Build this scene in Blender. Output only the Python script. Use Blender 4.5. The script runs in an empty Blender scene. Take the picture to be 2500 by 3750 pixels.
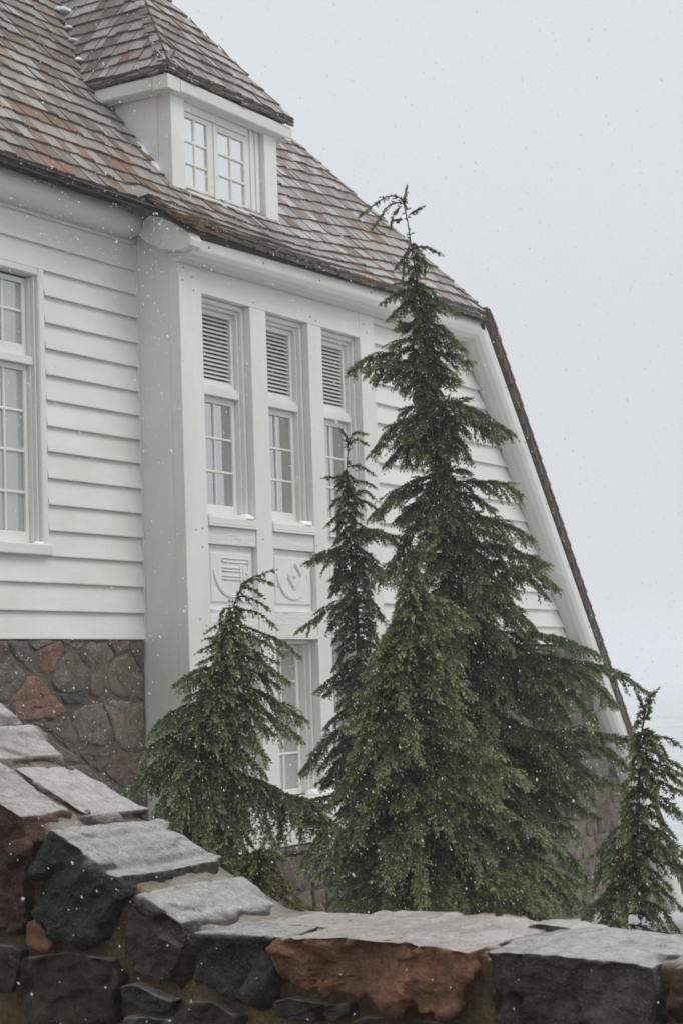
import bpy, bmesh, math, random
import numpy as np
from mathutils import Vector, Matrix, noise

# ---------------------------------------------------------------- camera, sky, sun, exposure
SC = bpy.context.scene
COL = SC.collection
cam_d = bpy.data.cameras.new('camera'); cam = bpy.data.objects.new('camera', cam_d); COL.objects.link(cam)
YAW, PITCH, ROLL = 0.5319013, 0.0910100, 0.0353762
fw = Vector((math.cos(PITCH)*math.cos(YAW), math.cos(PITCH)*math.sin(YAW), math.sin(PITCH)))
r0 = Vector((math.sin(YAW), -math.cos(YAW), 0)); d0 = fw.cross(r0)
rt = r0*math.cos(ROLL) + d0*math.sin(ROLL); dn = -r0*math.sin(ROLL) + d0*math.cos(ROLL)
cam.matrix_world = Matrix(((rt.x, -dn.x, -fw.x, 0), (rt.y, -dn.y, -fw.y, 0), (rt.z, -dn.z, -fw.z, 0), (0, 0, 0, 1)))
cam_d.sensor_fit = 'VERTICAL'; cam_d.sensor_height = 36.0; cam_d.sensor_width = 24.0
cam_d.lens = 65.565; cam_d.shift_y = 0.00117
cam_d.clip_start = 0.05; cam_d.clip_end = 2000
cam_d.dof.use_dof = True; cam_d.dof.focus_distance = 8.6; cam_d.dof.aperture_fstop = 16.0
SC.camera = cam

SUN_EL, SUN_AZ = math.radians(52), math.radians(-70)     # azimuth measured from +X towards +Y
world = bpy.data.worlds.new('World'); SC.world = world; world.use_nodes = True
wn = world.node_tree; wn.nodes.clear()
out = wn.nodes.new('ShaderNodeOutputWorld'); bg = wn.nodes.new('ShaderNodeBackground')
sky = wn.nodes.new('ShaderNodeTexSky'); sky.sky_type = 'NISHITA'; sky.sun_disc = False
sky.sun_elevation = SUN_EL; sky.sun_rotation = math.pi/2 - SUN_AZ
sky.air_density = 1.0; sky.dust_density = 4.0; sky.ozone_density = 1.0
hs = wn.nodes.new('ShaderNodeHueSaturation'); hs.inputs['Saturation'].default_value = 0.15; hs.inputs['Value'].default_value = 1.0
# overcast deck: a thick even cloud layer over the clear sky, a little brighter overhead
tc = wn.nodes.new('ShaderNodeTexCoord'); sx = wn.nodes.new('ShaderNodeSeparateXYZ')
mr = wn.nodes.new('ShaderNodeMapRange'); mr.inputs['From Min'].default_value = -0.1; mr.inputs['From Max'].default_value = 1.0
mr.inputs['To Min'].default_value = 0.97; mr.inputs['To Max'].default_value = 1.45
cl = wn.nodes.new('ShaderNodeMix'); cl.data_type = 'RGBA'; cl.blend_type = 'MULTIPLY'; cl.inputs[0].default_value = 1.0
cl.inputs[6].default_value = (6.35, 6.72, 7.02, 1)
mx = wn.nodes.new('ShaderNodeMix'); mx.data_type = 'RGBA'; mx.inputs[0].default_value = 0.94
nz = wn.nodes.new('ShaderNodeTexNoise'); nz.inputs['Scale'].default_value = 1.3; nz.inputs['Detail'].default_value = 4
mr2 = wn.nodes.new('ShaderNodeMapRange'); mr2.inputs['To Min'].default_value = 0.95; mr2.inputs['To Max'].default_value = 1.04
mu = wn.nodes.new('ShaderNodeMath'); mu.operation = 'MULTIPLY'
L = wn.links.new
L(tc.outputs['Generated'], sx.inputs[0]); L(sx.outputs['Z'], mr.inputs['Value'])
L(tc.outputs['Generated'], nz.inputs['Vector']); L(nz.outputs['Fac'], mr2.inputs['Value'])
L(mr.outputs[0], mu.inputs[0]); L(mr2.outputs[0], mu.inputs[1])
L(mu.outputs[0], cl.inputs[7])
L(sky.outputs[0], hs.inputs['Color']); L(hs.outputs[0], mx.inputs[6]); L(cl.outputs[2], mx.inputs[7])
L(mx.outputs[2], bg.inputs['Color']); bg.inputs['Strength'].default_value = 0.1
L(bg.outputs[0], out.inputs[0])

sun_d = bpy.data.lights.new('sun', 'SUN'); sun = bpy.data.objects.new('sun', sun_d); COL.objects.link(sun)
sun_d.energy = 1.1; sun_d.angle = math.radians(30); sun_d.color = (1.0, 0.975, 0.94)
to_sun = Vector((math.cos(SUN_EL)*math.cos(SUN_AZ), math.cos(SUN_EL)*math.sin(SUN_AZ), math.sin(SUN_EL)))
sun.rotation_euler = to_sun.to_track_quat('Z', 'Y').to_euler()
sun.location = (6, -4, 14)

vs = SC.view_settings
vs.view_transform = 'Standard'; vs.look = 'None'; vs.exposure = 0.04; vs.gamma = 1.0; vs.use_curve_mapping = False
SC.cycles.volume_bounces = 8; SC.cycles.max_bounces = 10; SC.cycles.diffuse_bounces = 4; SC.cycles.glossy_bounces = 3; SC.cycles.transparent_max_bounces = 6

# ---------------------------------------------------------------- object helpers
def tag(o, label=None, cat=None, group=None, kind=None):
    if label: o['label'] = label
    if cat: o['category'] = cat
    if group: o['group'] = group
    if kind: o['kind'] = kind
    return o

def empty(name, loc, label, cat, group=None):
    o = bpy.data.objects.new(name, None); COL.objects.link(o); o.location = loc
    o.empty_display_size = 0.3
    return tag(o, label, cat, group)

def root_loc(p):
    v = Vector((0, 0, 0))
    while p is not None:
        v += Vector(p.location); p = p.parent
    return v

def link(name, me, parent=None, origin=None):
    """verts are in world metres; the object hangs under parent with its own origin"""
    o = bpy.data.objects.new(name, me); COL.objects.link(o)
    base = root_loc(parent)
    org = Vector(origin) if origin is not None else base
    if org.length > 0:
        me.transform(Matrix.Translation(-org))
    o.location = org - base
    if parent is not None: o.parent = parent
    return o

class MB:
    def __init__(self): self.v = []; self.f = []; self.m = []; self.sm = []
    def add(self, vs_, fs, m=0, smooth=False):
        n = len(self.v); self.v += [tuple(p) for p in vs_]
        for f in fs:
            self.f.append([i + n for i in f]); self.m.append(m); self.sm.append(smooth)
        return self
    def box(self, x0, x1, y0, y1, z0, z1, m=0, ch=0.004):
        """box with chamfered edges"""
        ch = min(ch, (x1-x0)*.24, (y1-y0)*.24, (z1-z0)*.24)
        bm = bmesh.new(); bmesh.ops.create_cube(bm, size=1)
        for v in bm.verts:
            v.co = Vector((x0 + (v.co.x+.5)*(x1-x0), y0 + (v.co.y+.5)*(y1-y0), z0 + (v.co.z+.5)*(z1-z0)))
        if ch > .0008:
            bmesh.ops.bevel(bm, geom=bm.edges[:], offset=ch, segments=1, affect='EDGES', profile=.5)
        bm.verts.index_update()
        self.add([v.co[:] for v in bm.verts], [[v.index for v in f.verts] for f in bm.faces], m); bm.free()
        return self
    def hexa(self, p, m=0):
        """8 corners: bottom 0-3, top 4-7 (same winding)"""
        return self.add(p, [(3,2,1,0), (4,5,6,7), (0,1,5,4), (1,2,6,5), (2,3,7,6), (3,0,4,7)], m)
    def prism(self, a, b, m=0, smooth=False, caps=True):
        """two equal closed loops joined"""
        n = len(a)
        fs = [(i, (i+1) % n, n+(i+1) % n, n+i) for i in range(n)]
        k = len(self.v)
        self.v += [tuple(p) for p in a] + [tuple(p) for p in b]
        for f in fs: self.f.append([i+k for i in f]); self.m.append(m); self.sm.append(smooth)
        if caps:
            self.f.append([k+i for i in range(n)][::-1]); self.m.append(m); self.sm.append(False)
            self.f.append([k+n+i for i in range(n)]); self.m.append(m); self.sm.append(False)
        return self
    def loft(self, loops, m=0, smooth=True, caps=True):
        n = len(loops[0]); k = len(self.v)
        for lp in loops: self.v += [tuple(p) for p in lp]
        for j in range(len(loops)-1):
            for i in range(n):
                self.f.append([k+j*n+i, k+j*n+(i+1) % n, k+(j+1)*n+(i+1) % n, k+(j+1)*n+i]); self.m.append(m); self.sm.append(smooth)
        if caps:
            self.f.append([k+i for i in range(n)][::-1]); self.m.append(m); self.sm.append(False)
            q = k+(len(loops)-1)*n
            self.f.append([q+i for i in range(n)]); self.m.append(m); self.sm.append(False)
        return self
    def tube(self, pts, rad, sides=6, m=0, smooth=True, ref=None):
        pts = [Vector(p) for p in pts]; loops = []
        for i, p in enumerate(pts):
            t = (pts[min(i+1, len(pts)-1)] - pts[max(i-1, 0)])
            if t.length < 1e-9: t = Vector((0, 0, 1))
            t.normalize()
            a = t.orthogonal().normalized() if abs(t.z) > .95 else t.cross(Vector((0, 0, 1))).normalized()
            if ref is not None: a = (ref - t*ref.dot(t)).normalized()
            b = t.cross(a)
            r = rad[i] if hasattr(rad, '__len__') else rad
            loops.append([p + (a*math.cos(q) + b*math.sin(q))*r for q in [2*math.pi*k/sides for k in range(sides)]])
        return self.loft(loops, m, smooth)
    def mesh(self, name, mats, fix=True, attrs=None):
        me = bpy.data.meshes.new(name); me.from_pydata(self.v, [], self.f)
        for mt in (mats if isinstance(mats, (list, tuple)) else [mats]): me.materials.append(mt)
        me.polygons.foreach_set('material_index', self.m); me.polygons.foreach_set('use_smooth', self.sm)
        if fix:
            bm = bmesh.new(); bm.from_mesh(me); bmesh.ops.recalc_face_normals(bm, faces=bm.faces); bm.to_mesh(me); bm.free()
        for nm, val in (attrs or {}).items():
            a = me.attributes.new(nm, 'FLOAT', 'POINT')
            a.data.foreach_set('value', val if hasattr(val, '__len__') else [val]*len(me.vertices))
        me.update()
        return me
    def build(self, name, mats, parent=None, origin=None, attrs=None):
        return link(name, self.mesh(name, mats, attrs=attrs), parent, origin)

# ---------------------------------------------------------------- materials
def mat(name):
    m = bpy.data.materials.new(name); m.use_nodes = True
    nt = m.node_tree; b = nt.nodes['Principled BSDF']
    return m, nt, b
def N(nt, typ, **kw):
    n = nt.nodes.new(typ)
    for k, v in kw.items():
        if k in n.inputs: n.inputs[k].default_value = v
        else: setattr(n, k, v)
    return n
def ramp(nt, fac, stops):
    r = nt.nodes.new('ShaderNodeValToRGB'); e = r.color_ramp.elements
    while len(e) > 1: e.remove(e[-1])
    e[0].position, e[0].color = stops[0][0], (*stops[0][1], 1)
    for p, c in stops[1:]:
        q = e.new(p); q.color = (*c, 1)
    nt.links.new(fac, r.inputs['Fac']); return r.outputs['Color']
def pos_noise(nt, scale, stretch=(1, 1, 1), detail=5, rough=.55, out='Fac', dist=0.0):
    g = nt.nodes.new('ShaderNodeNewGeometry'); mp = nt.nodes.new('ShaderNodeMapping'); mp.inputs['Scale'].default_value = stretch
    n = N(nt, 'ShaderNodeTexNoise', Scale=scale, Detail=detail, Roughness=rough, Distortion=dist)
    nt.links.new(g.outputs['Position'], mp.inputs['Vector']); nt.links.new(mp.outputs[0], n.inputs['Vector'])
    return n.outputs[out]
def mixc(nt, fac, a, b, mode='MIX'):
    m = nt.nodes.new('ShaderNodeMix'); m.data_type = 'RGBA'; m.blend_type = mode
    for s, v in ((0, fac), (6, a), (7, b)):
        if hasattr(v, 'is_linked'): nt.links.new(v, m.inputs[s])
        elif s == 0: m.inputs[0].default_value = v
        else: m.inputs[s].default_value = (*v, 1)
    return m.outputs[2]
def rng_(nt, v, a, b, c, d):
    m = N(nt, 'ShaderNodeMapRange'); nt.links.new(v, m.inputs['Value'])
    for k, x in (('From Min', a), ('From Max', b), ('To Min', c), ('To Max', d)): m.inputs[k].default_value = x
    return m.outputs[0]
def bump(nt, b, h, strength, dist=.01, prev=None):
    n = N(nt, 'ShaderNodeBump', Strength=strength, Distance=dist); nt.links.new(h, n.inputs['Height'])
    if prev is not None: nt.links.new(prev, n.inputs['Normal'])
    if b is not None: nt.links.new(n.outputs[0], b.inputs['Normal'])
    return n.outputs[0]

def paint(name, stretch, base=(.80, .79, .755), worn=0.0, grain=.35):
    """old white oil paint on wood; stretch sets the direction of the grain"""
    m, nt, b = mat(name)
    g = pos_noise(nt, 22, stretch, 6, .6)
    st = pos_noise(nt, 1.1, tuple(.35 + .65*s for s in stretch), 6, .65, dist=.6)
    c = mixc(nt, rng_(nt, st, .35, .72, 0, 1), base, tuple(x*y for x, y in zip(base, (.86, .84, .795))))
    c = mixc(nt, rng_(nt, g, .56, .75, 0, .35), c, tuple(x*y for x, y in zip(base, (.82, .80, .76))))
    sp = pos_noise(nt, 55, (1, 1, 1), 3, .5)
    c = mixc(nt, rng_(nt, sp, .70, .76, 0, .45), c, (.24, .22, .19))
    if worn:
        w = pos_noise(nt, 13, tuple(s*.7 for s in stretch), 7, .7, dist=.3)
        c = mixc(nt, rng_(nt, w, .62 - .05*worn, .70, 0, .8), c, (.22, .20, .17))
    nt.links.new(c, b.inputs['Base Color'])
    b.inputs['Roughness'].default_value = .5; b.inputs['Specular IOR Level'].default_value = .35
    bump(nt, b, g, grain*(1 + 1.5*worn), .006 + .006*worn)
    return m
M = {}
M['paint_x'] = paint('white_paint_along_board', (.06, 1, 1))
M['paint_z'] = paint('white_paint_upright', (1, 1, .05))
M['paint_y'] = paint('white_paint_return', (1, .06, 1))
M['worn_x'] = paint('flaking_white_paint', (.08, 1, 1), worn=1.0, grain=.6)
M['beam'] = paint('white_paint_on_round_beam', (.05, 1, 1), base=(.76, .748, .705), grain=.6)
M['gap'], nt, b = mat('dark_gap'); b.inputs['Base Color'].default_value = (.045, .042, .036, 1); b.inputs['Roughness'].default_value = .9
M['black'], nt, b = mat('dark_iron'); b.inputs['Base Color'].default_value = (.20, .19, .17, 1); b.inputs['Roughness'].default_value = .7

def glass(name, fac, tint, dark):
    m, nt, b = mat(name); nt.nodes.remove(b)
    o = nt.nodes['Material Output']
    n1 = pos_noise(nt, 2.2, (1, 1, 1), 2)
    gl = N(nt, 'ShaderNodeBsdfGlossy', Roughness=.03); gl.inputs['Color'].default_value = (*tint, 1)
    bump_n = N(nt, 'ShaderNodeBump', Strength=.05, Distance=.02); nt.links.new(n1, bump_n.inputs['Height']); nt.links.new(bump_n.outputs[0], gl.inputs['Normal'])
    df = N(nt, 'ShaderNodeBsdfDiffuse'); df.inputs['Color'].default_value = (*dark, 1)
    mx_ = N(nt, 'ShaderNodeMixShader'); mx_.inputs[0].default_value = fac
    nt.links.new(df.outputs[0], mx_.inputs[1]); nt.links.new(gl.outputs[0], mx_.inputs[2]); nt.links.new(mx_.outputs[0], o.inputs['Surface'])
    return m
M['glass'] = glass('window_glass', .60, (.95, .97, .95), (.035, .036, .028))
M['glass_bright'] = glass('window_glass_sky_painted', .72, (.97, .98, .98), (.55, .55, .54))  # whitish backing colour paints in the reflected sky
M['glass_dull'] = glass('dull_window_glass', .30, (.94, .97, .94), (.33, .335, .32))  # mid grey backing under a weak gloss

def snow_mat(name):
    m, nt, b = mat(name)
    b.inputs['Base Color'].default_value = (.93, .94, .95, 1); b.inputs['Roughness'].default_value = .6
    b.inputs['Subsurface Weight'].default_value = .0
    bump(nt, b, pos_noise(nt, 60), .3, .01)
    return m
fl, nt, b = mat('snowflake'); nt.nodes.remove(b)
d_ = N(nt, 'ShaderNodeBsdfDiffuse'); d_.inputs['Color'].default_value = (.97, .97, .98, 1); t_ = N(nt, 'ShaderNodeBsdfTranslucent'); t_.inputs['Color'].default_value = (.97, .97, .98, 1)
x_ = N(nt, 'ShaderNodeMixShader'); nt.links.new(d_.outputs[0], x_.inputs[1]); nt.links.new(t_.outputs[0], x_.inputs[2]); tp_ = N(nt, 'ShaderNodeBsdfTransparent'); y_ = N(nt, 'ShaderNodeMixShader'); y_.inputs[0].default_value = .3; nt.links.new(x_.outputs[0], y_.inputs[1]); nt.links.new(tp_.outputs[0], y_.inputs[2]); nt.links.new(y_.outputs[0], nt.nodes['Material Output'].inputs['Surface'])
M['flake'] = fl
M['snow'] = snow_mat('fresh_snow')

def shingle_mat(name):
    m, nt, b = mat(name)
    at = N(nt, 'ShaderNodeAttribute', attribute_name='rnd'); uu = N(nt, 'ShaderNodeAttribute', attribute_name='across')
    ll = N(nt, 'ShaderNodeAttribute', attribute_name='along')
    cb = N(nt, 'ShaderNodeCombineXYZ'); nt.links.new(uu.outputs['Fac'], cb.inputs[0]); nt.links.new(ll.outputs['Fac'], cb.inputs[1]); nt.links.new(at.outputs['Fac'], cb.inputs[2])
    mp = N(nt, 'ShaderNodeMapping'); mp.inputs['Scale'].default_value = (55, 5, 37); nt.links.new(cb.outputs[0], mp.inputs[0])
    st = N(nt, 'ShaderNodeTexNoise', Scale=1.0, Detail=5, Roughness=.6); nt.links.new(mp.outputs[0], st.inputs['Vector'])
    base = ramp(nt, at.outputs['Fac'], [(0, (.125, .092, .066)), (.3, (.170, .130, .096)), (.55, (.150, .106, .071)), (.75, (.190, .122, .072)), (.90, (.230, .118, .056)), (1, (.265, .115, .048))])
    c = mixc(nt, rng_(nt, st.outputs['Fac'], .35, .7, 0, .75), base, (.075, .058, .048))
    big = pos_noise(nt, 1.6, (1, 1, 1), 4)
    # thin settled frost and wet sheen, patchy from shingle to shingle
    fr = N(nt, 'ShaderNodeMath', operation='MULTIPLY_ADD'); nt.links.new(at.outputs['Fac'], fr.inputs[0]); fr.inputs[1].default_value = 3.31; fr.inputs[2].default_value = 0.0
    fq = N(nt, 'ShaderNodeMath', operation='FRACT'); nt.links.new(fr.outputs[0], fq.inputs[0])
    s2 = N(nt, 'ShaderNodeMath', operation='ADD'); nt.links.new(fq.outputs[0], s2.inputs[0]); nt.links.new(big, s2.inputs[1])
    gp = nt.nodes.new('ShaderNodeNewGeometry'); sp_ = N(nt, 'ShaderNodeSeparateXYZ'); nt.links.new(gp.outputs['Position'], sp_.inputs[0])
    wd = N(nt, 'ShaderNodeMath', operation='ADD'); nt.links.new(s2.outputs[0], wd.inputs[0]); nt.links.new(rng_(nt, sp_.outputs['X'], 17.2, 19.0, 0, .28), wd.inputs[1])   # pale tint rises towards the right end of the roof
    s3 = N(nt, 'ShaderNodeMath', operation='ADD'); nt.links.new(wd.outputs[0], s3.inputs[0]); nt.links.new(st.outputs['Fac'], s3.inputs[1])
    g = nt.nodes.new('ShaderNodeNewGeometry'); sx_ = N(nt, 'ShaderNodeSeparateXYZ'); nt.links.new(g.outputs['Normal'], sx_.inputs[0])
    upf = rng_(nt, sx_.outputs['Z'], .3, .5, 0, 1)
    fm = N(nt, 'ShaderNodeMath', operation='MULTIPLY'); nt.links.new(rng_(nt, s3.outputs[0], 1.15, 2.2, .04, .60), fm.inputs[0]); nt.links.new(upf, fm.inputs[1])
    c = mixc(nt, fm.outputs[0], c, (.66, .65, .64))
    nt.links.new(c, b.inputs['Base Color'])
    nt.links.new(rng_(nt, fq.outputs[0], 0, 1, .62, .30), b.inputs['Roughness'])
    b.inputs['Specular IOR Level'].default_value = .32
    bump(nt, b, st.outputs['Fac'], .5, .006)
    return m
M['shingle'] = shingle_mat('cedar_shingle')
M['deck'], nt, b = mat('dark_roof_deck'); b.inputs['Base Color'].default_value = (.03, .026, .022, 1); b.inputs['Roughness'].default_value = .9

def rock(name, ca, cb_, cc, rough=.5, sleet_skylight=.0, speck=(.3, .3, .3), scale=1.0, bmp=.6, spec=.5):
    """stone with mottling, mineral specks and, on what faces up, a wet film and a pale tint painting in sky light and sleet"""
    m, nt, b = mat(name)
    n1 = pos_noise(nt, 6*scale, (1, 1, 1), 7, .62, dist=.4); n2 = pos_noise(nt, 42*scale, (1, 1, 1), 5, .65); n3 = pos_noise(nt, 170*scale, (1, 1, 1), 2, .5)
    oi = N(nt, 'ShaderNodeObjectInfo')
    c = ramp(nt, n1, [(.30, ca), (.5, cb_), (.68, cc)])
    hv = N(nt, 'ShaderNodeHueSaturation'); nt.links.new(c, hv.inputs['Color']); nt.links.new(rng_(nt, oi.outputs['Random'], 0, 1, .78, 1.22), hv.inputs['Value'])
    c = mixc(nt, rng_(nt, n2, .42, .62, .55, 0), hv.outputs[0], tuple(x*.35 for x in cb_))
    c = mixc(nt, rng_(nt, n3, .60, .70, 0, .65), c, speck)
    if sleet_skylight:
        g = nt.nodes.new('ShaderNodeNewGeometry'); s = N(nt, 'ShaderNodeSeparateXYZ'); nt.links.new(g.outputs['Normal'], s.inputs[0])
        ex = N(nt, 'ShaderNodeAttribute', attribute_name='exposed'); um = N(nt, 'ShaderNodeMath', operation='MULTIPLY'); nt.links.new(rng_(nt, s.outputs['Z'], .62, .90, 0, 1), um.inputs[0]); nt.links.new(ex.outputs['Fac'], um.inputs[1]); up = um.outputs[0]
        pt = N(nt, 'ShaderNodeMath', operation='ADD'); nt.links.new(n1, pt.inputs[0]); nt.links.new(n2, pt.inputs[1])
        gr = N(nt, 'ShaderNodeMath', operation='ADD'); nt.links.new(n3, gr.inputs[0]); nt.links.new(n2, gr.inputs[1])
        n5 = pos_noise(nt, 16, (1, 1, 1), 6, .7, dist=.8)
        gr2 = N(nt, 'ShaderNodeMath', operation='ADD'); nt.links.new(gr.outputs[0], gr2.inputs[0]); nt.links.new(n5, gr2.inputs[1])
        f = N(nt, 'ShaderNodeMath', operation='MULTIPLY'); nt.links.new(up, f.inputs[0]); nt.links.new(rng_(nt, gr2.outputs[0], 1.15, 1.85, sleet_skylight*.42, sleet_skylight*1.12), f.inputs[1])
        c = mixc(nt, f.outputs[0], c, (.72, .69, .655))  # sky light on the tops painted into the colour, along with some sleet
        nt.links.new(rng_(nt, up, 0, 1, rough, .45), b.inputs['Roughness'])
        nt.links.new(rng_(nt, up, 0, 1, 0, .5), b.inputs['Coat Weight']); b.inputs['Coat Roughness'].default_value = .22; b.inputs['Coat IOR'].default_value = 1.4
    else:
        b.inputs['Roughness'].default_value = rough
    b.inputs['Specular IOR Level'].default_value = spec
    nt.links.new(c, b.inputs['Base Color'])
    h1 = bump(nt, None, n1, bmp*.8, .04); h2 = bump(nt, None, n2, min(1, bmp*1.5), .016, h1); bump(nt, b, n3, bmp, .005, h2)
    return m
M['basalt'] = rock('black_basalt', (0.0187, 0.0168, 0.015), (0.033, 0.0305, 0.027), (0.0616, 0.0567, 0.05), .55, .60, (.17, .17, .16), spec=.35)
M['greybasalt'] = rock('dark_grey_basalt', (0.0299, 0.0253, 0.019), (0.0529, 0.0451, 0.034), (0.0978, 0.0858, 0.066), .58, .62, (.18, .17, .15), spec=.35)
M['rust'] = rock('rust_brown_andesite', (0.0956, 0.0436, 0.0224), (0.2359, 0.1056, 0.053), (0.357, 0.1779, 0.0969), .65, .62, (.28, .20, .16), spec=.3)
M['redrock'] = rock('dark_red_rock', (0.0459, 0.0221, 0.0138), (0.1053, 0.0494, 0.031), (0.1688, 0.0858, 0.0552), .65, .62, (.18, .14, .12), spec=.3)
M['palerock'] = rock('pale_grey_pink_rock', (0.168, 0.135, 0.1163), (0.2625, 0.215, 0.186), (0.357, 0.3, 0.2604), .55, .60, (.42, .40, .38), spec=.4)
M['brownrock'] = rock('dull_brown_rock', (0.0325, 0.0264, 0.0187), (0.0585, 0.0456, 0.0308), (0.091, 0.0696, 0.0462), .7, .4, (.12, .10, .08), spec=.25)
M['f_grey'] = rock('foundation_grey_stone', (0.102, 0.0938, 0.0743), (0.1785, 0.1625, 0.1283), (0.255, 0.2325, 0.1857), .7, 0, (.24, .23, .22), 1.0, .8, .15)
M['f_brown'] = rock('foundation_brown_stone', (0.1116, 0.09, 0.0653), (0.21, 0.1675, 0.1238), (0.3019, 0.2438, 0.1857), .7, 0, (.24, .21, .19), 1.0, .8, .15)
M['f_orange'] = rock('foundation_orange_stone', (0.1495, 0.0805, 0.0575), (0.2472, 0.1357, 0.0978), (0.3105, 0.1898, 0.1437), .7, 0, (.34, .24, .20), 1.0, .8, .15)
M['f_red'] = rock('foundation_red_stone', (0.1024, 0.0718, 0.052), (0.1706, 0.1196, 0.0871), (0.2321, 0.1719, 0.1274), .7, 0, (.22, .16, .14), 1.0, .8, .15)
M['f_dark'] = rock('foundation_dark_stone', (0.0455, 0.0468, 0.0455), (0.078, 0.078, 0.0754), (0.117, 0.117, 0.1131), .7, 0, (.16, .16, .16), 1.0, .8, .15)
M['mortar_dark'] = rock('weathered_mortar', (0.0957, 0.0823, 0.0655), (0.1566, 0.1344, 0.1061), (0.2262, 0.1932, 0.1529), .9, 0, (.13, .12, .11), 1.5, .8, .2)
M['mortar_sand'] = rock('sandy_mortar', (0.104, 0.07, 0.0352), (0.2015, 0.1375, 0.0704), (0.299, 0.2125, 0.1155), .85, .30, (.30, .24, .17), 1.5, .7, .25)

def needle_mat(name, dark, mid, tip, brown=.0):
    m, nt, b = mat(name)
    t = N(nt, 'ShaderNodeAttribute', attribute_name='tip'); r = N(nt, 'ShaderNodeAttribute', attribute_name='rnd')
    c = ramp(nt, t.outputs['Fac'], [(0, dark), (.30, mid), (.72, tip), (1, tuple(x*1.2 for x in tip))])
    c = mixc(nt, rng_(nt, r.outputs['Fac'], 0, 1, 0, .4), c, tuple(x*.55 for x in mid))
    if brown:
        w = pos_noise(nt, 2.3, (1, 1, 1), 4); c = mixc(nt, rng_(nt, w, .60 - brown*.12, .72, 0, .8), c, (.16, .095, .022))
    nt.links.new(c, b.inputs['Base Color']); b.inputs['Roughness'].default_value = .45; b.inputs['Specular IOR Level'].default_value = .4
    tr_ = N(nt, 'ShaderNodeBsdfTranslucent'); nt.links.new(c, tr_.inputs['Color']); ms = N(nt, 'ShaderNodeMixShader'); ms.inputs[0].default_value = .25
    nt.links.new(b.outputs[0], ms.inputs[1]); nt.links.new(tr_.outputs[0], ms.inputs[2]); nt.links.new(ms.outputs[0], nt.nodes['Material Output'].inputs['Surface'])
    return m
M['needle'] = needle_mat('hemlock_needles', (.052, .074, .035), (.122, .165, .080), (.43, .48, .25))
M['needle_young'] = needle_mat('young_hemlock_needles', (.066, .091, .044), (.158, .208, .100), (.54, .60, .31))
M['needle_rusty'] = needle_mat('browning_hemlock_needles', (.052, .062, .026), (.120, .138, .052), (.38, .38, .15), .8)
def bark_mat(name, a, c_):
    m, nt, b = mat(name)
    n = pos_noise(nt, 40, (1, 1, .25), 6); nt.links.new(ramp(nt, n, [(.3, a), (.7, c_)]), b.inputs['Base Color'])
    b.inputs['Roughness'].default_value = .85; bump(nt, b, n, .8, .01); return m
M['bark'] = bark_mat('hemlock_bark', (.05, .034, .027), (.13, .095, .078))
M['twig'] = bark_mat('reddish_twig', (.10, .05, .028), (.19, .10, .055))

def ground_mat():
    m, nt, b = mat('snowy_ground')
    n = pos_noise(nt, .5, (1, 1, 1), 8, .6); n2 = pos_noise(nt, 9, (1, 1, 1), 6)
    soil = ramp(nt, n2, [(.3, (.018, .015, .011)), (.7, (.05, .041, .03))])
    c = mixc(nt, rng_(nt, n, .40, .50, 0, 1), soil, (.80, .82, .85))
    g = nt.nodes.new('ShaderNodeNewGeometry'); ln = N(nt, 'ShaderNodeVectorMath', operation='DISTANCE'); nt.links.new(g.outputs['Position'], ln.inputs[0]); ln.inputs[1].default_value = (12, 5, -2.3)
    c = mixc(nt, rng_(nt, ln.outputs['Value'], 10, 17, 0, 1), mixc(nt, .9, c, soil), mixc(nt, .8, c, (.56, .575, .59)))
    nt.links.new(c, b.inputs['Base Color']); b.inputs['Roughness'].default_value = .8
    bump(nt, b, n2, .5, .05); return m
M['ground'] = ground_mat()
M['paving'] = rock('wet_brown_paving', (.035, .028, .02), (.06, .048, .034), (.09, .072, .052), .5, 0, (.10, .10, .10), .6, .4)

# ================================================================ SETTING
random.seed(11); np.random.seed(11)
GZ = -2.3
def sheet(name, m, xs, ys, zf):
    me = bpy.data.meshes.new(name); V = [(x, y, zf(x, y)) for y in ys for x in xs]; n = len(xs)
    F = [(j*n+i, j*n+i+1, (j+1)*n+i+1, (j+1)*n+i) for j in range(len(ys)-1) for i in range(n-1)]
    me.from_pydata(V, [], F); me.materials.append(m)
    me.polygons.foreach_set('use_smooth', [True]*len(F)); return link(name, me)
def gz(x, y):
    z = GZ + .10*noise.noise(Vector((x*.45, y*.45, 0))) + .03*noise.noise(Vector((x*2, y*2, 3)))
    if x < 4.6: z = GZ
    z -= .09*max(0, min(x, 42)-12)
    return z
xs = [-600, -200, -60, -20, 0, 4] + [4.6 + .7*i for i in range(40)] + [34, 40, 55, 90, 200, 500, 900]
ys = [-700, -250, -80, -30, -12, -6] + [-4 + .7*i for i in range(28)] + [17, 20, 25, 40, 80, 200, 600]
tag(sheet('ground', M['ground'], xs, ys, gz), kind='structure')
pv = MB().box(-9, 3.74, -8, 9, -2.25, -1.60, ch=.01).build('terrace_paving', M['paving']); tag(pv, kind='structure')

# ================================================================ HOUSE
house = empty('house', (19.0, 11.2, GZ), 'white clapboard lodge with shingled roof, louvred windows and a small dormer', 'house')
FY, LY = 11.2, 11.755            # front face of the timber frame, and the set-back clapboard wall
def part(mb, name, mats, parent=None, **k): return mb.build(name, mats, parent or house, **k)

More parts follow.
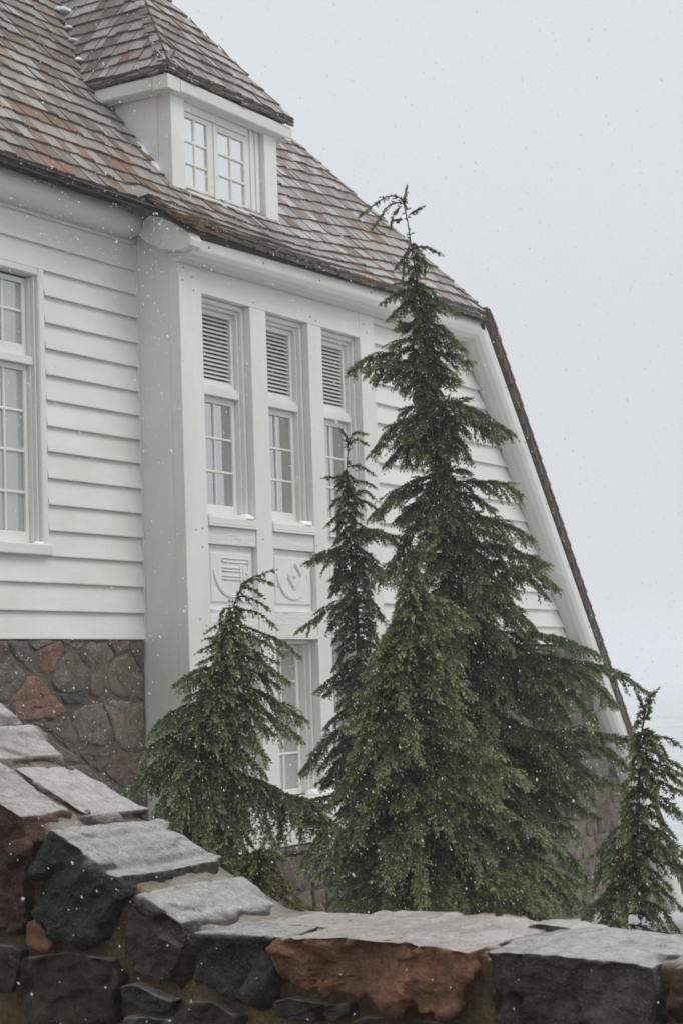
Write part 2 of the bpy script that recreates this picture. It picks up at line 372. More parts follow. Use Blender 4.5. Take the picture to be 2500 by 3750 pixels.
# ---- left wall: backing, clapboards, stone below
back = part(MB().box(9.0, 15.84, 11.93, 12.3, GZ, 5.25, ch=0), 'left_wall', M['gap'])
ZL = [4.741, 4.462, 4.202, 3.951, 3.678, 3.419, 3.158, 2.90, 2.642, 2.387, 2.122, 1.858, 1.601, 1.346, 1.081, .807, .532]
def clap(x0, x1, zb, zt, y, parent, wob=0.0):
    """one bevelled weatherboard: thick lower edge proud of the wall, thin upper edge tucked under the next"""
    n = max(2, int((x1-x0)/.6)); loops = []
    for i in range(n+1):
        x = x0 + (x1-x0)*i/n; d = .004*noise.noise(Vector((x*.9, zb*7, 1))); e = .003*noise.noise(Vector((x*1.3, zb*5, 9)))
        loops.append([(x, y-.012+e, zb+d), (x, y-.014+e, zb+.010+d), (x, y+.034, zt), (x, y+.05, zt), (x, y+.05, zb+d+.006)])
    return MB().loft(loops, smooth=False).build('clapboard', M['paint_x'], parent, origin=((x0+x1)/2, y, zb))
WX1 = 14.285
zt = 5.0
for z in ZL:
    if 1.30 < z < 4.1:
        clap(WX1 + .012, 15.842, z, zt+.03, LY, back, 1)
        clap(9.2, 11.88, z, zt+.03, LY, back, 1)
    else:
        clap(9.2, 15.842, z, zt+.03, LY, back, 1)
    zt = z
part(MB().box(15.826, 15.843, 11.742, 11.80, .50, 4.80, ch=.002), 'corner_bead', M['paint_z'], back)

FOUND = [[(13.536,0.526),(13.655,0.522),(13.682,0.423),(13.597,0.329),(13.471,0.31),(13.448,0.516)],[(13.678,0.527),(13.936,0.517),(14.001,0.396),(14.104,0.194),(13.98,0.216),(13.83,0.327),(13.697,0.423)],[(13.959,0.527),(14.272,0.533),(14.367,0.513),(14.159,0.447),(14.056,0.421),(13.987,0.447)],[(14.056,0.416),(14.367,0.513),(14.464,0.518),(14.478,0.384),(14.366,0.252),(14.22,0.142),(14.12,0.224),(14.054,0.346)],[(14.488,0.534),(14.611,0.534),(14.607,0.435),(14.499,0.374)],[(14.609,0.487),(14.709,0.529),(14.926,0.524),(14.789,0.451),(14.696,0.399),(14.616,0.446)],[(14.392,0.293),(14.566,0.42),(14.696,0.388),(14.857,0.247),(14.875,0.058),(14.773,0.008),(14.575,-0.013),(14.382,0.012),(14.274,0.121)],[(14.722,0.414),(14.772,0.43),(14.875,0.278),(14.785,0.32)],[(14.806,0.456),(14.926,0.519),(15.181,0.509),(15.332,0.359),(15.225,0.296),(15.168,0.169),(15.181,0.052),(15.039,-0.071),(14.889,-0.026),(14.879,0.173),(14.843,0.32)],[(15.199,0.525),(15.568,0.525),(15.546,0.423),(15.332,0.364)],[(15.577,0.525),(15.83,0.526),(15.806,0.171),(15.685,0.303),(15.572,0.412)],[(15.225,0.296),(15.349,0.359),(15.546,0.406),(15.702,0.292),(15.795,0.128),(15.785,-0.101),(15.543,-0.084),(15.332,-0.068),(15.171,0.031),(15.195,0.19)],[(13.471,0.301),(13.605,0.319),(13.697,0.403),(13.829,0.288),(13.934,0.206),(13.884,0.097),(13.669,-0.047),(13.461,-0.08)],[(13.683,-0.067),(13.948,0.186),(14.026,0.205),(14.165,0.153),(14.505,-0.16),(14.537,-0.182),(14.374,-0.228),(14.152,-0.25),(13.768,-0.257)],[(14.397,-0.014),(14.575,-0.018),(14.74,-0.001),(14.873,0.006),(14.769,-0.106),(14.637,-0.118),(14.507,-0.109),(14.428,-0.046)],[(14.602,-0.184),(14.819,-0.118),(15.089,-0.093),(15.202,-0.287),(15.249,-0.415),(15.123,-0.557),(14.837,-0.533),(14.705,-0.507)],[(15.106,-0.104),(15.28,-0.077),(15.785,-0.112),(15.78,-0.437),(15.755,-0.609),(15.415,-0.614),(15.264,-0.479),(15.202,-0.287)],[(13.843,-0.269),(14.501,-0.273),(14.585,-0.193),(14.689,-0.496),(14.589,-0.558),(14.429,-0.494),(14.243,-0.354),(13.964,-0.324)],[(13.963,-0.334),(14.227,-0.364),(14.412,-0.514),(14.588,-0.573),(14.748,-0.684),(14.423,-0.687),(14.112,-0.52)],[(14.686,-0.578),(15.105,-0.577),(15.242,-0.605),(15.168,-0.728),(15.011,-0.802),(14.798,-0.697)],[(15.081,-0.765),(15.258,-0.627),(15.415,-0.624),(15.772,-0.631),(15.762,-0.868),(15.418,-0.996),(15.179,-0.886)],[(13.431,-0.089),(13.653,-0.066),(13.812,-0.278),(13.963,-0.343),(14.035,-0.516),(13.653,-0.596),(13.419,-0.535)],[(14.781,-0.706),(15.161,-0.895),(15.399,-1.016),(15.067,-1.139),(14.573,-1.001),(14.438,-0.708)],[(13.418,-0.555),(13.667,-0.616),(14.08,-0.538),(14.406,-0.716),(14.254,-0.979),(13.408,-0.921)],[(15.434,-1.018),(15.761,-0.889),(15.752,-1.297),(15.148,-1.25),(15.117,-1.143)]]
FTONE = ['f_brown','f_grey','f_brown','f_orange','f_red','f_grey','f_brown','f_orange','f_brown','f_red','f_red','f_brown','f_grey','f_orange','f_dark','f_grey','f_brown','f_brown','f_brown','f_grey','f_red','f_grey','f_brown','f_grey','f_dark']
sf = part(MB().box(9.0, 15.825, 11.772, 12.3, GZ, .55, ch=.0), 'stone_foundation', M['mortar_dark'])
def flat_stone(poly, y, m, parent, bulge=.032, shrink=.008, back_=.06):
    """a rubble stone bedded in the wall: outline in (x, z), face broken and bulging towards -y"""
    P = [Vector((p[0], p[1])) for p in poly]; c = sum(P, Vector((0, 0)))/len(P)
    # denser outline with a slightly broken edge
    Q = []
    for i in range(len(P)):
        a, b2 = P[i], P[(i+1) % len(P)]; k = max(1, int((b2-a).length/.045))
        for j in range(k):
            q = a.lerp(b2, j/k); q = q + (c-q).normalized()*shrink + Vector((random.uniform(-.009, .009), random.uniform(-.009, .009)))
            Q.append(q)
    n = len(Q); mb = MB(); loops = []
    rr = (max((q-c).length for q in Q))
    for s, d in ((1.0, -back_), (1.0, .004), (.975, .62), (.90, .88), (.62, 1.0), (.34, .98)):
        lp = []
        for q in Q:
            p = c.lerp(q, s)
            h = d*bulge if d > 0 and d > .01 else d
            if d > .3:
                h += bulge*.85*noise.noise(Vector((p.x*6, p.y*6, c.x*9))) + bulge*.8*noise.noise(Vector((p.x*17, p.y*17, c.y*9)))
            lp.append((p.x, y - h, p.y))
        loops.append(lp)
    mb.loft(loops, smooth=True)
    return mb.build('stone', m, parent, origin=(c.x, y, c.y))
for poly, tn in zip(FOUND, FTONE): flat_stone(poly, 11.785, M[tn], sf)

# ---- timber frame of the projecting bay
part(MB().box(15.84, 16.25, FY, 11.335, GZ+.3, 4.60), 'corner_post', M['paint_z'])
part(MB().box(15.846, 16.0, 11.338, 11.79, GZ, 4.95, ch=.003), 'return_panel', M['paint_z'])
part(MB().box(19.626, 19.98, FY, 11.5, GZ+.5, 4.56), 'corner_post', M['paint_z'])
part(MB().box(16.253, 19.623, FY+.002, 11.5, 4.217, 4.58), 'header_beam', M['paint_x'])
OPEN = [(16.253, 17.18), (17.51, 18.405), (18.715, 19.623)]
for a, b_ in ((17.183, 17.507), (18.408, 18.712)):
    part(MB().box(a, b_, FY+.001, 11.5, -1.25, 4.214), 'mullion_post', M['paint_z'])
part(MB().box(16.2, 19.7, 11.56, 11.9, -1.9, 4.6, ch=0), 'bay_wall', M['gap'])
bolts = [(15.92, 4.44), (16.08, 4.36), (15.90, 4.30), (16.10, 4.22), (17.26, 4.275), (18.48, 4.30), (18.60, 4.27), (19.72, 4.40), (19.80, 4.30), (19.86, 4.41), (16.02, 1.66), (16.14, 1.68), (16.13, 1.48), (18.62, 1.55), (16.05, .72), (16.16, .66), (17.42, .62), (18.55, .56), (18.44, 1.6), (17.30, 1.62)]
for x, z in bolts:
    ring = [(x + .009*math.cos(q), 0, z + .009*math.sin(q)) for q in [k*math.pi/4 for k in range(8)]]
    MB().prism([(p[0], FY-.004, p[2]) for p in ring], [(p[0], FY+.02, p[2]) for p in ring]).build('bolt', M['black'], house, origin=(x, FY, z))

def window(name, x0, x1, z0, z1, y, cols, zbars, fr=.075, mun=.026, label=None, glassm='glass', parent=None, stile_r=None, bot=.085):
    """sash frame with glazing bars as one mesh; every pane an object under it"""
    mb = MB(); fr_r = stile_r or fr
    mb.box(x0, x0+fr, y, y+.05, z0, z1); mb.box(x1-fr_r, x1, y, y+.05, z0, z1)
    mb.box(x0+fr, x1-fr_r, y+.001, y+.049, z1-fr, z1); mb.box(x0+fr, x1-fr_r, y+.001, y+.049, z0, z0+bot)
    gx0, gx1, gz0, gz1 = x0+fr, x1-fr_r, z0+bot, z1-fr
    xsb = [gx0 + (gx1-gx0)*(i+1)/cols for i in range(cols-1)]
    for xb in xsb: mb.box(xb-mun/2, xb+mun/2, y+.008, y+.044, gz0, gz1, ch=.006)
    for zb in zbars: mb.box(gx0, gx1, y+.005, y+.045, zb-mun/2, zb+mun/2, ch=.006)
    w = mb.build(name, M['paint_z'], parent or house, origin=((x0+x1)/2, y, z0))
    if label: w['label'] = label
    ex = [gx0] + xsb + [gx1]; ez = [gz0] + list(zbars) + [gz1]
    for i in range(len(ex)-1):
        for j in range(len(ez)-1):
            t = random.uniform(-.0022, .0022); u = random.uniform(-.0022, .0022)
            a, b2, c, d = ex[i]+.004, ex[i+1]-.004, ez[j]+.004, ez[j+1]-.004
            yy = y+.026
            MB().hexa([(a, yy+t, c), (b2, yy-t, c), (b2, yy-t+.004, c), (a, yy+t+.004, c), (a, yy+t+u, d), (b2, yy-t+u, d), (b2, yy-t+u+.004, d), (a, yy+t+u+.004, d)]).build('pane', M[glassm], w, origin=((a+b2)/2, yy, (c+d)/2))
    return w

def louver(x0, x1, z0, z1, y):
    mb = MB(); f = .055
    mb.box(x0, x0+f, y, y+.06, z0, z1); mb.box(x1-f, x1, y, y+.06, z0, z1); mb.box(x0+f, x1-f, y+.001, y+.059, z1-f, z1); mb.box(x0+f, x1-f, y+.001, y+.059, z0, z0+f)
    mb.box(x0+f, x1-f, y+.075, y+.085, z0+f, z1-f, m=1, ch=0)
    lv = mb.build('louver', [M['paint_x'], M['gap']], house, origin=((x0+x1)/2, y, z0))
    n = 16; p = (z1-z0-2*f)/n; proto = None
    for k in range(n):
        zc = z0 + f + p*(k+.5)
        a, b2 = x0+f+.002, x1-f-.002
        if proto is None:
            m_ = MB().hexa([(a, y+.012, zc-.022), (b2, y+.012, zc-.022), (b2, y+.020, zc-.026), (a, y+.020, zc-.026), (a, y+.052, zc+.013), (b2, y+.052, zc+.013), (b2, y+.058, zc+.006), (a, y+.058, zc+.006)])
            proto = m_.build('slat', M['paint_x'], lv, origin=((a+b2)/2, y+.03, zc))
        else:
            s = proto.copy(); COL.objects.link(s); s.parent = lv; s.location = (proto.location.x, proto.location.y, proto.location.z + p*k); s.rotation_euler = (random.uniform(-.03, .03), 0, 0)
    return lv

for i, (a, b_) in enumerate(OPEN):
    # stepped moulding lining the opening, then louvre above and sash below
    mb = MB()
    for x0, x1 in ((a+.001, a+.045), (b_-.045, b_-.001)): mb.box(x0, x1, 11.29, 11.55, 1.80, 4.213)
    for x0, x1 in ((a+.046, a+.072), (b_-.072, b_-.046)): mb.box(x0, x1, 11.335, 11.55, 1.81, 4.16)
    mb.box(a+.046, b_-.046, 11.292, 11.55, 4.162, 4.212); mb.box(a+.073, b_-.073, 11.34, 11.55, 4.125, 4.160)
    mb.box(a+.073, b_-.073, 11.325, 11.54, 3.165, 3.245); mb.box(a+.073, b_-.073, 11.345, 11.54, 3.248, 3.28)
    mb.build('window_casing', M['paint_z'], house, origin=((a+b_)/2, 11.4, 1.8))
    louver(a+.074, b_-.074, 3.283, 4.123, 11.385)
    mb = MB().prism([(a+.05, 11.20, 1.80), (a+.05, 11.20, 1.832), (a+.05, 11.40, 1.90), (a+.05, 11.40, 1.80)], [(b_-.05, 11.20, 1.80), (b_-.05, 11.20, 1.832), (b_-.05, 11.40, 1.90), (b_-.05, 11.40, 1.80)]); part(mb, 'sloping_sill', M['paint_x'])
    window('window', a+.074, b_-.074, 1.895, 3.162, 11.39, 2, [2.345, 2.71], fr=.07, bot=.085)
    part(MB().box(a+.004, b_-.004, 11.185, 11.53, 1.74, 1.825, ch=.012).box(a-.002, b_+.004, 11.17, 11.30, 1.715, 1.738, ch=.004), 'window_sill', M['paint_x'])
    part(MB().box(a+.002, b_-.002, 11.212, 11.5, 1.527, 1.713), 'apron_rail', M['worn_x'])
    # carved panel: sunk field with a bevelled raised tablet
    mb = MB().box(a+.002, b_-.002, 11.268, 11.5, .835, 1.525, ch=.002)
    x0, x1, z0, z1 = a+.075, b_-.045, .90, 1.455
    mb.loft([[(x0, 11.268, z0), (x1, 11.268, z0), (x1, 11.268, z1), (x0, 11.268, z1)], [(x0+.02, 11.245, z0+.02), (x1-.02, 11.245, z0+.02), (x1-.02, 11.245, z1-.02), (x0+.02, 11.245, z1-.02)]], smooth=False)
    pn = mb.build('carved_panel', M['paint_z'], house, origin=((a+b_)/2, 11.26, .84))
    def line(pts, r=.011): return MB().tube([(x, 11.240, z) for x, z in pts], r*.95, 6, ref=Vector((0, 1, 0)))
    def carve(pts, r=.011): line(pts, r).build('carving', M['paint_z'], pn)
    cx = (a+b_)/2
    U = [(cx-.30*math.cos(q)*1.08, 1.26 - .29*math.sin(q)) for q in [math.pi*k/16 for k in range(17)]]
    carve(U); carve([(x*.955+cx*.045, z+.018) for x, z in U][2:-2], .006)
    if i == 0:
        for k, z in enumerate((1.385, 1.345, 1.285, 1.25, 1.195, 1.16)): carve([(16.55, z), (16.90 + (.14 if k < 2 else 0), z)], .009)
        carve([(16.90, 1.32), (16.90, 1.02)]); carve([(16.96, 1.32), (16.96, 1.02)], .009)
        carve([(17.04, 1.385), (17.055, 1.36), (17.05, 1.24), (17.02, 1.225), (17.0, 1.24)]); carve([(16.55, 1.385), (16.545, 1.345)], .008)
    elif i == 1:
        for r0_ in (.135, .108): carve([(18.0 + r0_*(1+.10*math.cos(4*q))*math.cos(q)*.95, 1.235 + r0_*(1+.10*math.cos(4*q))*math.sin(q)) for q in [2*math.pi*k/40 for k in range(41)]], .008)
        carve([(17.965, 1.235), (18.035, 1.235)], .009); carve([(18.0, 1.20), (18.0, 1.27)], .009)
    else:
        carve([(cx + .1*math.cos(q), 1.25 + .1*math.sin(q)) for q in [2*math.pi*k/24 for k in range(25)]])
    part(MB().box(a+.002, b_-.002, 11.206, 11.5, .558, .833, ch=.006).box(a-.02, b_+.006, 11.188, 11.5, .515, .556), 'lower_rail', M['worn_x'])
    # lower windows
    mb = MB()
    for x0, x1 in ((a+.001, a+.045), (b_-.045, b_-.001)): mb.box(x0, x1, 11.30, 11.55, -1.24, .513)
    for x0, x1 in ((a+.046, a+.072), (b_-.072, b_-.046)): mb.box(x0, x1, 11.35, 11.55, -1.24, .49)
    mb.box(a+.046, b_-.046, 11.31, 11.55, .47, .512)
    mb.build('window_casing', M['paint_z'], house, origin=((a+b_)/2, 11.4, -1.24))
    if i == 0:
        window('window', a+.074, b_-.074, -.42, .468, 11.42, 2, [.044], fr=.07, glassm='glass_dull')
        # the lower casement is propped open, its foot swung outwards
        w = window('open_casement', a+.08, b_-.08, -1.22, -.44, 0, 1, [], fr=.085, label='casement propped open at the foot')
        w.parent = None; w.location = ((a+b_)/2, 11.40, -.44); w.rotation_euler = (math.radians(-24), 0, 0)
        for ch_ in [w] + list(w.children):
            if ch_ is not w: ch_.location.z -= .78
        w.data.transform(Matrix.Translation((0, 0, -.78)))
        w.location = Vector(w.location) - Vector(house.location); w.parent = house
    else:
        window('window', a+.074, b_-.074, -1.24, .468, 11.43, 2, [.044, -.37, -.77], fr=.07, glassm='glass_dull', bot=.07)
part(MB().box(15.9, 19.7, 11.09, 11.5, -1.757, -1.252, ch=.012), 'base_board', M['worn_x'])
plinth = part(MB().box(15.9, 20.0, 11.19, 11.6, -3.2, -1.76, ch=0), 'plinth', M['mortar_dark'])
x = 15.92; k = 0
while x < 20:
    w = random.uniform(.28, .6)
    flat_stone([(x, -1.775), (x+w, -1.77), (x+w, -1.84), (x, -1.845)], 11.13, M['f_brown' if k % 3 else 'f_grey'], plinth, bulge=.03, shrink=.008)
    flat_stone([(x+.05, -1.87), (x+w*.9, -1.865), (x+w+.02, -2.0), (x+w*.8, -2.27), (x+.04, -2.26), (x-.02, -2.05)], 11.17, M[('f_brown', 'f_grey', 'f_brown', 'f_red')[k % 4]], plinth)
    flat_stone([(x-.02, -2.29), (x+w*.5, -2.30), (x+w*.95, -2.29), (x+w, -2.45), (x+w*.9, -2.72), (x+.06, -2.70)], 11.17, M[('f_grey', 'f_brown', 'f_brown')[k % 3]], plinth)
    x += w; k += 1

# ---- gable siding right of the bay, cut along the raking roof edge
gable = part(MB().prism([(19.98, 11.30, -4.3), (29.6, 11.30, -4.3), (22.75, 11.30, 4.75), (19.98, 11.30, 4.75)], [(19.98, 11.6, -4.3), (29.6, 11.6, -4.3), (22.75, 11.6, 4.75), (19.98, 11.6, 4.75)]), 'gable_wall', M['gap'])
zt = 4.70; z = 4.45
while z > .40:
    xr = 22.74 + (4.741 - (z+zt)/2)/1.305 + .22
    cut = 20.86 + .02*math.sin(z*9)
    if zt - z > .1 and int(round((4.45-z)/.25)) % 3 != 2:
        clap(19.983, cut-.004, z, zt+.03, FY+.02, gable); clap(cut+.004, xr, z, zt+.03, FY+.02, gable)
    else: clap(19.983, xr, z, zt+.03, FY+.02, gable)
    zt = z; z -= .2492
gf = part(MB().prism([(19.98, 11.24, -4.3), (29.6, 11.24, -4.3), (25.98, 11.24, .42), (19.98, 11.24, .42)], [(19.98, 11.6, -4.3), (29.6, 11.6, -4.3), (25.98, 11.6, .42), (19.98, 11.6, .42)]), 'gable_foundation', M['mortar_dark'])
z = .40; r = 0
while z > -3.9:
    h = random.uniform(.26, .46); x = 20.0 + random.uniform(-.1, .3); xe = 26.0 + (.42 - z)/1.30
    while x < xe - .1:
        w = min(random.uniform(.25, .75), xe - x); j = lambda s=.09: random.uniform(-s, s)
        pl = [(x+j(), z-.02+j(.03)), (x+w*.5, z+j(.02)), (x+w-.02+j(), z-.02), (x+w+j(.03), z-h*.5), (x+w*.8+j(), z-h+.02), (x+w*.3+j(), z-h+j(.03)), (x+j(.03), z-h*.55)]
        flat_stone(pl, 11.235, M[random.choice(['f_brown', 'f_red', 'f_grey', 'f_brown', 'f_brown'])], gf, bulge=.03, shrink=.002)
        x += w
    z -= h

# ---- rounded eave beams and the raking beam
def prof(zt, y0=10.95, yw=11.22, k=1.0):
    return [(yw, zt-.215*k), (yw-.09, zt-.222*k), (y0+.09, zt-.205*k), (y0+.035, zt-.165*k), (y0+.008, zt-.125*k), (y0, zt-.105*k), (y0, zt-.012), (y0+.012, zt), (yw, zt+.02)]
loops = []
for i in range(29):
    x = 15.76 + (22.62-15.76)*i/28; zt = 4.695 + .165*(x-15.7)/6.92 + .004*noise.noise(Vector((x*1.5, 0, 5)))
    loops.append([(x, p[0], p[1]) for p in prof(zt, k=1.0+.38*i/28)])
part(MB().loft(loops, smooth=False), 'eave_beam', M['beam'])
loops = []
for i in range(25):
    x = 9.0 + (15.66-9.0)*i/24; e = .006*noise.noise(Vector((x*1.2, 3, 5)))
    c = (11.66, 4.92); rr = .155+e
    if i == 24: rr *= .93
    loops.append([(x, c[0] - rr*math.cos(q), c[1] + rr*math.sin(q)*.95) for q in [-math.pi/2 + math.pi*k/11 for k in range(12)]] + [(x, 11.84, c[1]+.15), (x, 11.84, c[1]-.15)])
part(MB().loft(loops, smooth=True), 'eave_beam', M['beam'])
# carved end of the eave, turning round the corner of the bay
pr = [(11.60, 4.90), (11.44, 4.99), (11.28, 4.95), (11.12, 4.86), (11.0, 4.78), (10.925, 4.715), (10.90, 4.65), (10.915, 4.59), (10.96, 4.565), (11.03, 4.546), (11.141, 4.563), (11.309, 4.60), (11.42, 4.663), (11.52, 4.72), (11.59, 4.80)]
cy, cz = 11.25, 4.76
part(MB().loft([[(15.845, y, z) for y, z in pr], [(15.71, y, z) for y, z in pr], [(15.668, cy+(y-cy)*.98, cz+(z-cz)*.97) for y, z in pr], [(15.660, cy+(y-cy)*.95, cz+(z-cz)*.93) for y, z in pr]], smooth=False), 'eave_bracket', M['beam'])
# raking beam down the gable edge; same profile, swept along the slope
sl = Vector((1, 0, -1.30)).normalized(); up = Vector((sl.z*-1, 0, sl.x))
loops = []
P0 = Vector((22.60, 0, 4.86))
for i in range(30):
    s = 11.4*i/29; o_ = P0 + sl*s
    lp = []
    for y, dz in prof(0, k=1.35): lp.append((o_.x + up.x*dz*1.02, y, o_.z + up.z*dz*1.02))
    loops.append(lp)
part(MB().loft(loops, smooth=False), 'raking_beam', M['beam'])
for s in (1.05, 1.95, 3.0, 4.1, 5.2, 6.3):
    q = P0 + sl*s - up*.05
    MB().box(q.x-.012, q.x+.012, 10.944, 10.96, q.z-.012, q.z+.012, ch=.004).build('bolt', M['black'], house, origin=(q.x, 10.95, q.z))
for x, z in ((14.02, 5.0), (14.17, 4.99), (15.42, 4.99), (15.47, 4.98), (16.05, 4.64), (17.1, 4.66), (18.3, 4.67), (19.5, 4.72)):
    y = 11.515 if x < 15.6 else 10.948
    MB().box(x-.012, x+.012, y-.004, y+.02, z-.014, z+.014, ch=.004).build('bolt', M['black'], house, origin=(x, y, z))

# ================================================================ ROOF
KP = [(10.80, 4.775), (10.85, 4.80), (11.0, 4.885), (11.2, 5.02), (11.4, 5.19), (11.62, 5.42), (16.0, 5.42+1.3*4.38)]
def sm(t): t = min(1, max(0, t)); return t*t*(3-2*t)
def roofz(x, y):
    if x < 15.45: return 5.07 + 1.3*(y-11.35)
    zk = np.interp(y, [p[0] for p in KP], [p[1] for p in KP])
    w = sm((x-17.6)/4.6)
    return (1-w)*zk + w*(4.80 + 1.235*(y-10.85))
def hip_x(y):
    x = 22.5
    for _ in range(6): x = 22.79 - (roofz(x, y) - 4.94)/1.337
    return x
roof = None
grid = MB(); ysr = [10.90, 11.0, 11.2, 11.4, 11.62, 12.2, 13, 14, 15.0]
rows_v = []
for y in ysr:
    xa = 9.0 if y >= 11.36 else 15.56; xb = hip_x(max(y, 11.0)) - .04
    rows_v.append([(xa + (xb-xa)*i/24, y) for i in range(25)])
V = [(x, y, roofz(x, y) - .03) for rw in rows_v for x, y in rw]
F_ = [(j*25+i, j*25+i+1, (j+1)*25+i+1, (j+1)*25+i) for j in range(len(ysr)-1) for i in range(24)]
grid.add(V, F_); grid.add([(x, y, z-.05) for x, y, z in V], [f[::-1] for f in F_])
xa = 22.79
def sidex(z): return 22.79 + (4.94-z)/1.337
hp = [(hip_x(y)-.06, y+.02, roofz(hip_x(y), y)-.05) for y in ysr]
sd = [(sidex(-4.3)-.06, 11.02, -4.3)] + hp; n_ = len(sd)
grid.add(sd + [(p[0], 22, p[2]) for p in sd], [(i, i+1, n_+i+1, n_+i) for i in range(n_-1)])
roof = grid.build('roof', M['deck'], house)

SH = []     # every shingle: (corner list, tone, width, kind, score)
CAMP = Vector((0, 0, 0))
def shingle(f, u0, u1, v0, v1, th=.030, lift=.040, tone=None, nrm=(0, -.79, .61), ul=None, ur=None):
    """f(u, v) is a point on the roof; u across, v up the slope"""
    n = Vector(nrm).normalized()
    j0, j1 = random.uniform(-.006, .006), random.uniform(-.006, .006)
    q0, q1 = (max(u0, ul(v0)) if ul else u0), (min(u1, ur(v0)) if ur else u1)
    p0, p1 = (max(u0, ul(v1)) if ul else u0), (min(u1, ur(v1)) if ur else u1)
    if q1 - q0 < .02: return
    if p1 < p0: p0 = p1 = (p0+p1)/2
    a, b2, c, d = Vector(f(q0, v0+j0)), Vector(f(q1, v0+j1)), Vector(f(p1, v1)), Vector(f(p0, v1))
    l0, l1 = lift + random.uniform(-.006, .009), lift + random.uniform(-.006, .009)
    up0, up1 = n*l0, n*l1
    co = [a+up0-n*th, b2+up1-n*th, c-n*.004, d-n*.004, a+up0, b2+up1, c+n*.006, d+n*.006]
    mid = (a+b2+c+d)/4; view = (CAMP-mid)
    area = abs((b2-a).cross(d-a).dot(view.normalized()))/view.length_squared
    q = mid - Vector((0, 0, 0)); dep = q.dot(fw); px = q.dot(rt)/dep*6829.65 + 1250; py = q.dot(dn)/dep*6829.65 + 1879
    seen = -40 < px < 2540 and -40 < py < 3790
    if tone is None:
        tone = .42*random.random() + .58*min(1, max(0, .5 + .95*noise.noise(Vector((mid.x*.55, mid.y*1.1, mid.z*1.1 + 2.0)))))
        # mended patches of newer, redder cedar low on the slope
        q_ = noise.noise(Vector((mid.x*.9 + 4, mid.z*2.2, 1.5)))
        if mid.z < 6.0 and q_ > .08 and random.random() < .62: tone = random.uniform(.80, 1)
        elif random.random() < .07: tone = random.random()
    SH.append((co, tone, u1-u0, area if seen else 0))
def row(f, u0, u1, v0, v1, nrm, wmin=.10, wmax=.25, skip=None, **k):
    u = u0 - random.uniform(0, .1)
    while u < u1 - .03:
        w = random.uniform(wmin, wmax); a, b2 = max(u, u0)+.004, min(u+w, u1)-.004
        dv = random.uniform(-.012, .012)
        if b2 - a > .03 and not (skip and skip((a+b2)/2, v0)): shingle(f, a, b2, v0+dv, v1+dv, nrm=nrm, **k)
        u += w
f_main = lambda u, v: (u, v, roofz(u, v))
def f_kick(u, v):
    v2 = v + .12*sm((u-17.6)/4.6)*max(0, 1-(v-10.85)/.7)
    return (u, v2, roofz(u, v2))
NM = (0, -.79, .61)
def under_dormer(x, y):
    z = roofz(x, y)
    if 16.46 < x < 18.49 and y > 11.70 and z < 6.85: return True       # inside the dormer walls
    if z > 6.9:
        zl = 6.80 + 1.45*(x-16.20); zr = 6.80 + 1.45*(18.75-x); zf = 6.80 + 1.3*(y-11.53)
        return min(zl, zr, zf) > z + .03
    return False
# starter course and lower rows
y0 = 11.35; k = 0
Y = []
y = 11.35
while y < 14.9: Y.append(y); y += .135
kick = [10.85, 11.005, 11.16, 11.315, 11.47]
for j, yk in enumerate(kick):
    xl = 15.555 + .13*max(0, min(1, (11.35-yk)/.5))
    row(f_kick, xl, hip_x(yk)-.03, yk, yk+.20, (0, -.62, .78), lift=.042, ur=lambda v: hip_x(max(v, 10.97)) - .03)
    if j == 0:
        for d in (.022, .044):
            row(lambda u, v, d=d: (f_kick(u, v)[0], f_kick(u, v)[1]+.006, f_kick(u, v)[2]-d), xl, hip_x(yk)-.1, yk+.01, yk+.2, (0, -.6, .8), lift=.022, ur=lambda v: hip_x(max(v, 10.97)) - .06)
for j, ym in enumerate(Y):
    row(f_main, 12.0, 15.56 if ym < 11.6 else hip_x(ym), ym, ym+.19, NM, skip=under_dormer, ur=hip_x)
    if j == 0:
        for d in (.022, .044, .066): row(lambda u, v, d=d: (u, v+.006, roofz(u, v)-d), 12.0, 15.5, ym+.012, ym+.2, NM, lift=.022)
# verge of the flared eave where it steps out at the bay
for j in range(4):
    y = 10.87+.125*j
    shingle(lambda u, v: (15.53 + .13*(11.35-v)/.5 + u, v, roofz(15.6, v)-.03), 0, .16, y, y+.15, nrm=(0, -.6, .8))
# hip caps
y = 11.0
while y < 14.2:
    x0 = hip_x(y); f = lambda u, v: (hip_x(v)+u, v, roofz(hip_x(v), v) + .012 - max(0, u)*.9)
    shingle(f, -.13, .01, y, y+.26, nrm=(.1, -.72, .68), lift=.034, th=.022); shingle(f, .008, .10, y, y+.26, nrm=(.5, -.5, .7), lift=.03, th=.022)
    y += .165
# steep side roof: its shingle butts step down the gable edge
NS = (1.337, 0, 1)
z = 4.95
while z > -4.2:
    f = lambda u, v: (sidex(v) - .03, 10.90 + u, v)
    u = 0
    while u < .62:
        w = random.uniform(.12, .24)
        zz = z + random.uniform(-.03, .03)
        shingle(f, u+.003, u+w-.003, zz-.18, zz+.10, nrm=NS, th=.03, lift=.05)
        for d in (-.0, -.045, -.09): shingle(f, u+.012+random.uniform(0, .02), u+w, zz-.16+random.uniform(-.03, .03), zz+.12, nrm=NS, th=.04, lift=.022+d, tone=random.uniform(0, .2))
        u += w
    z -= .172
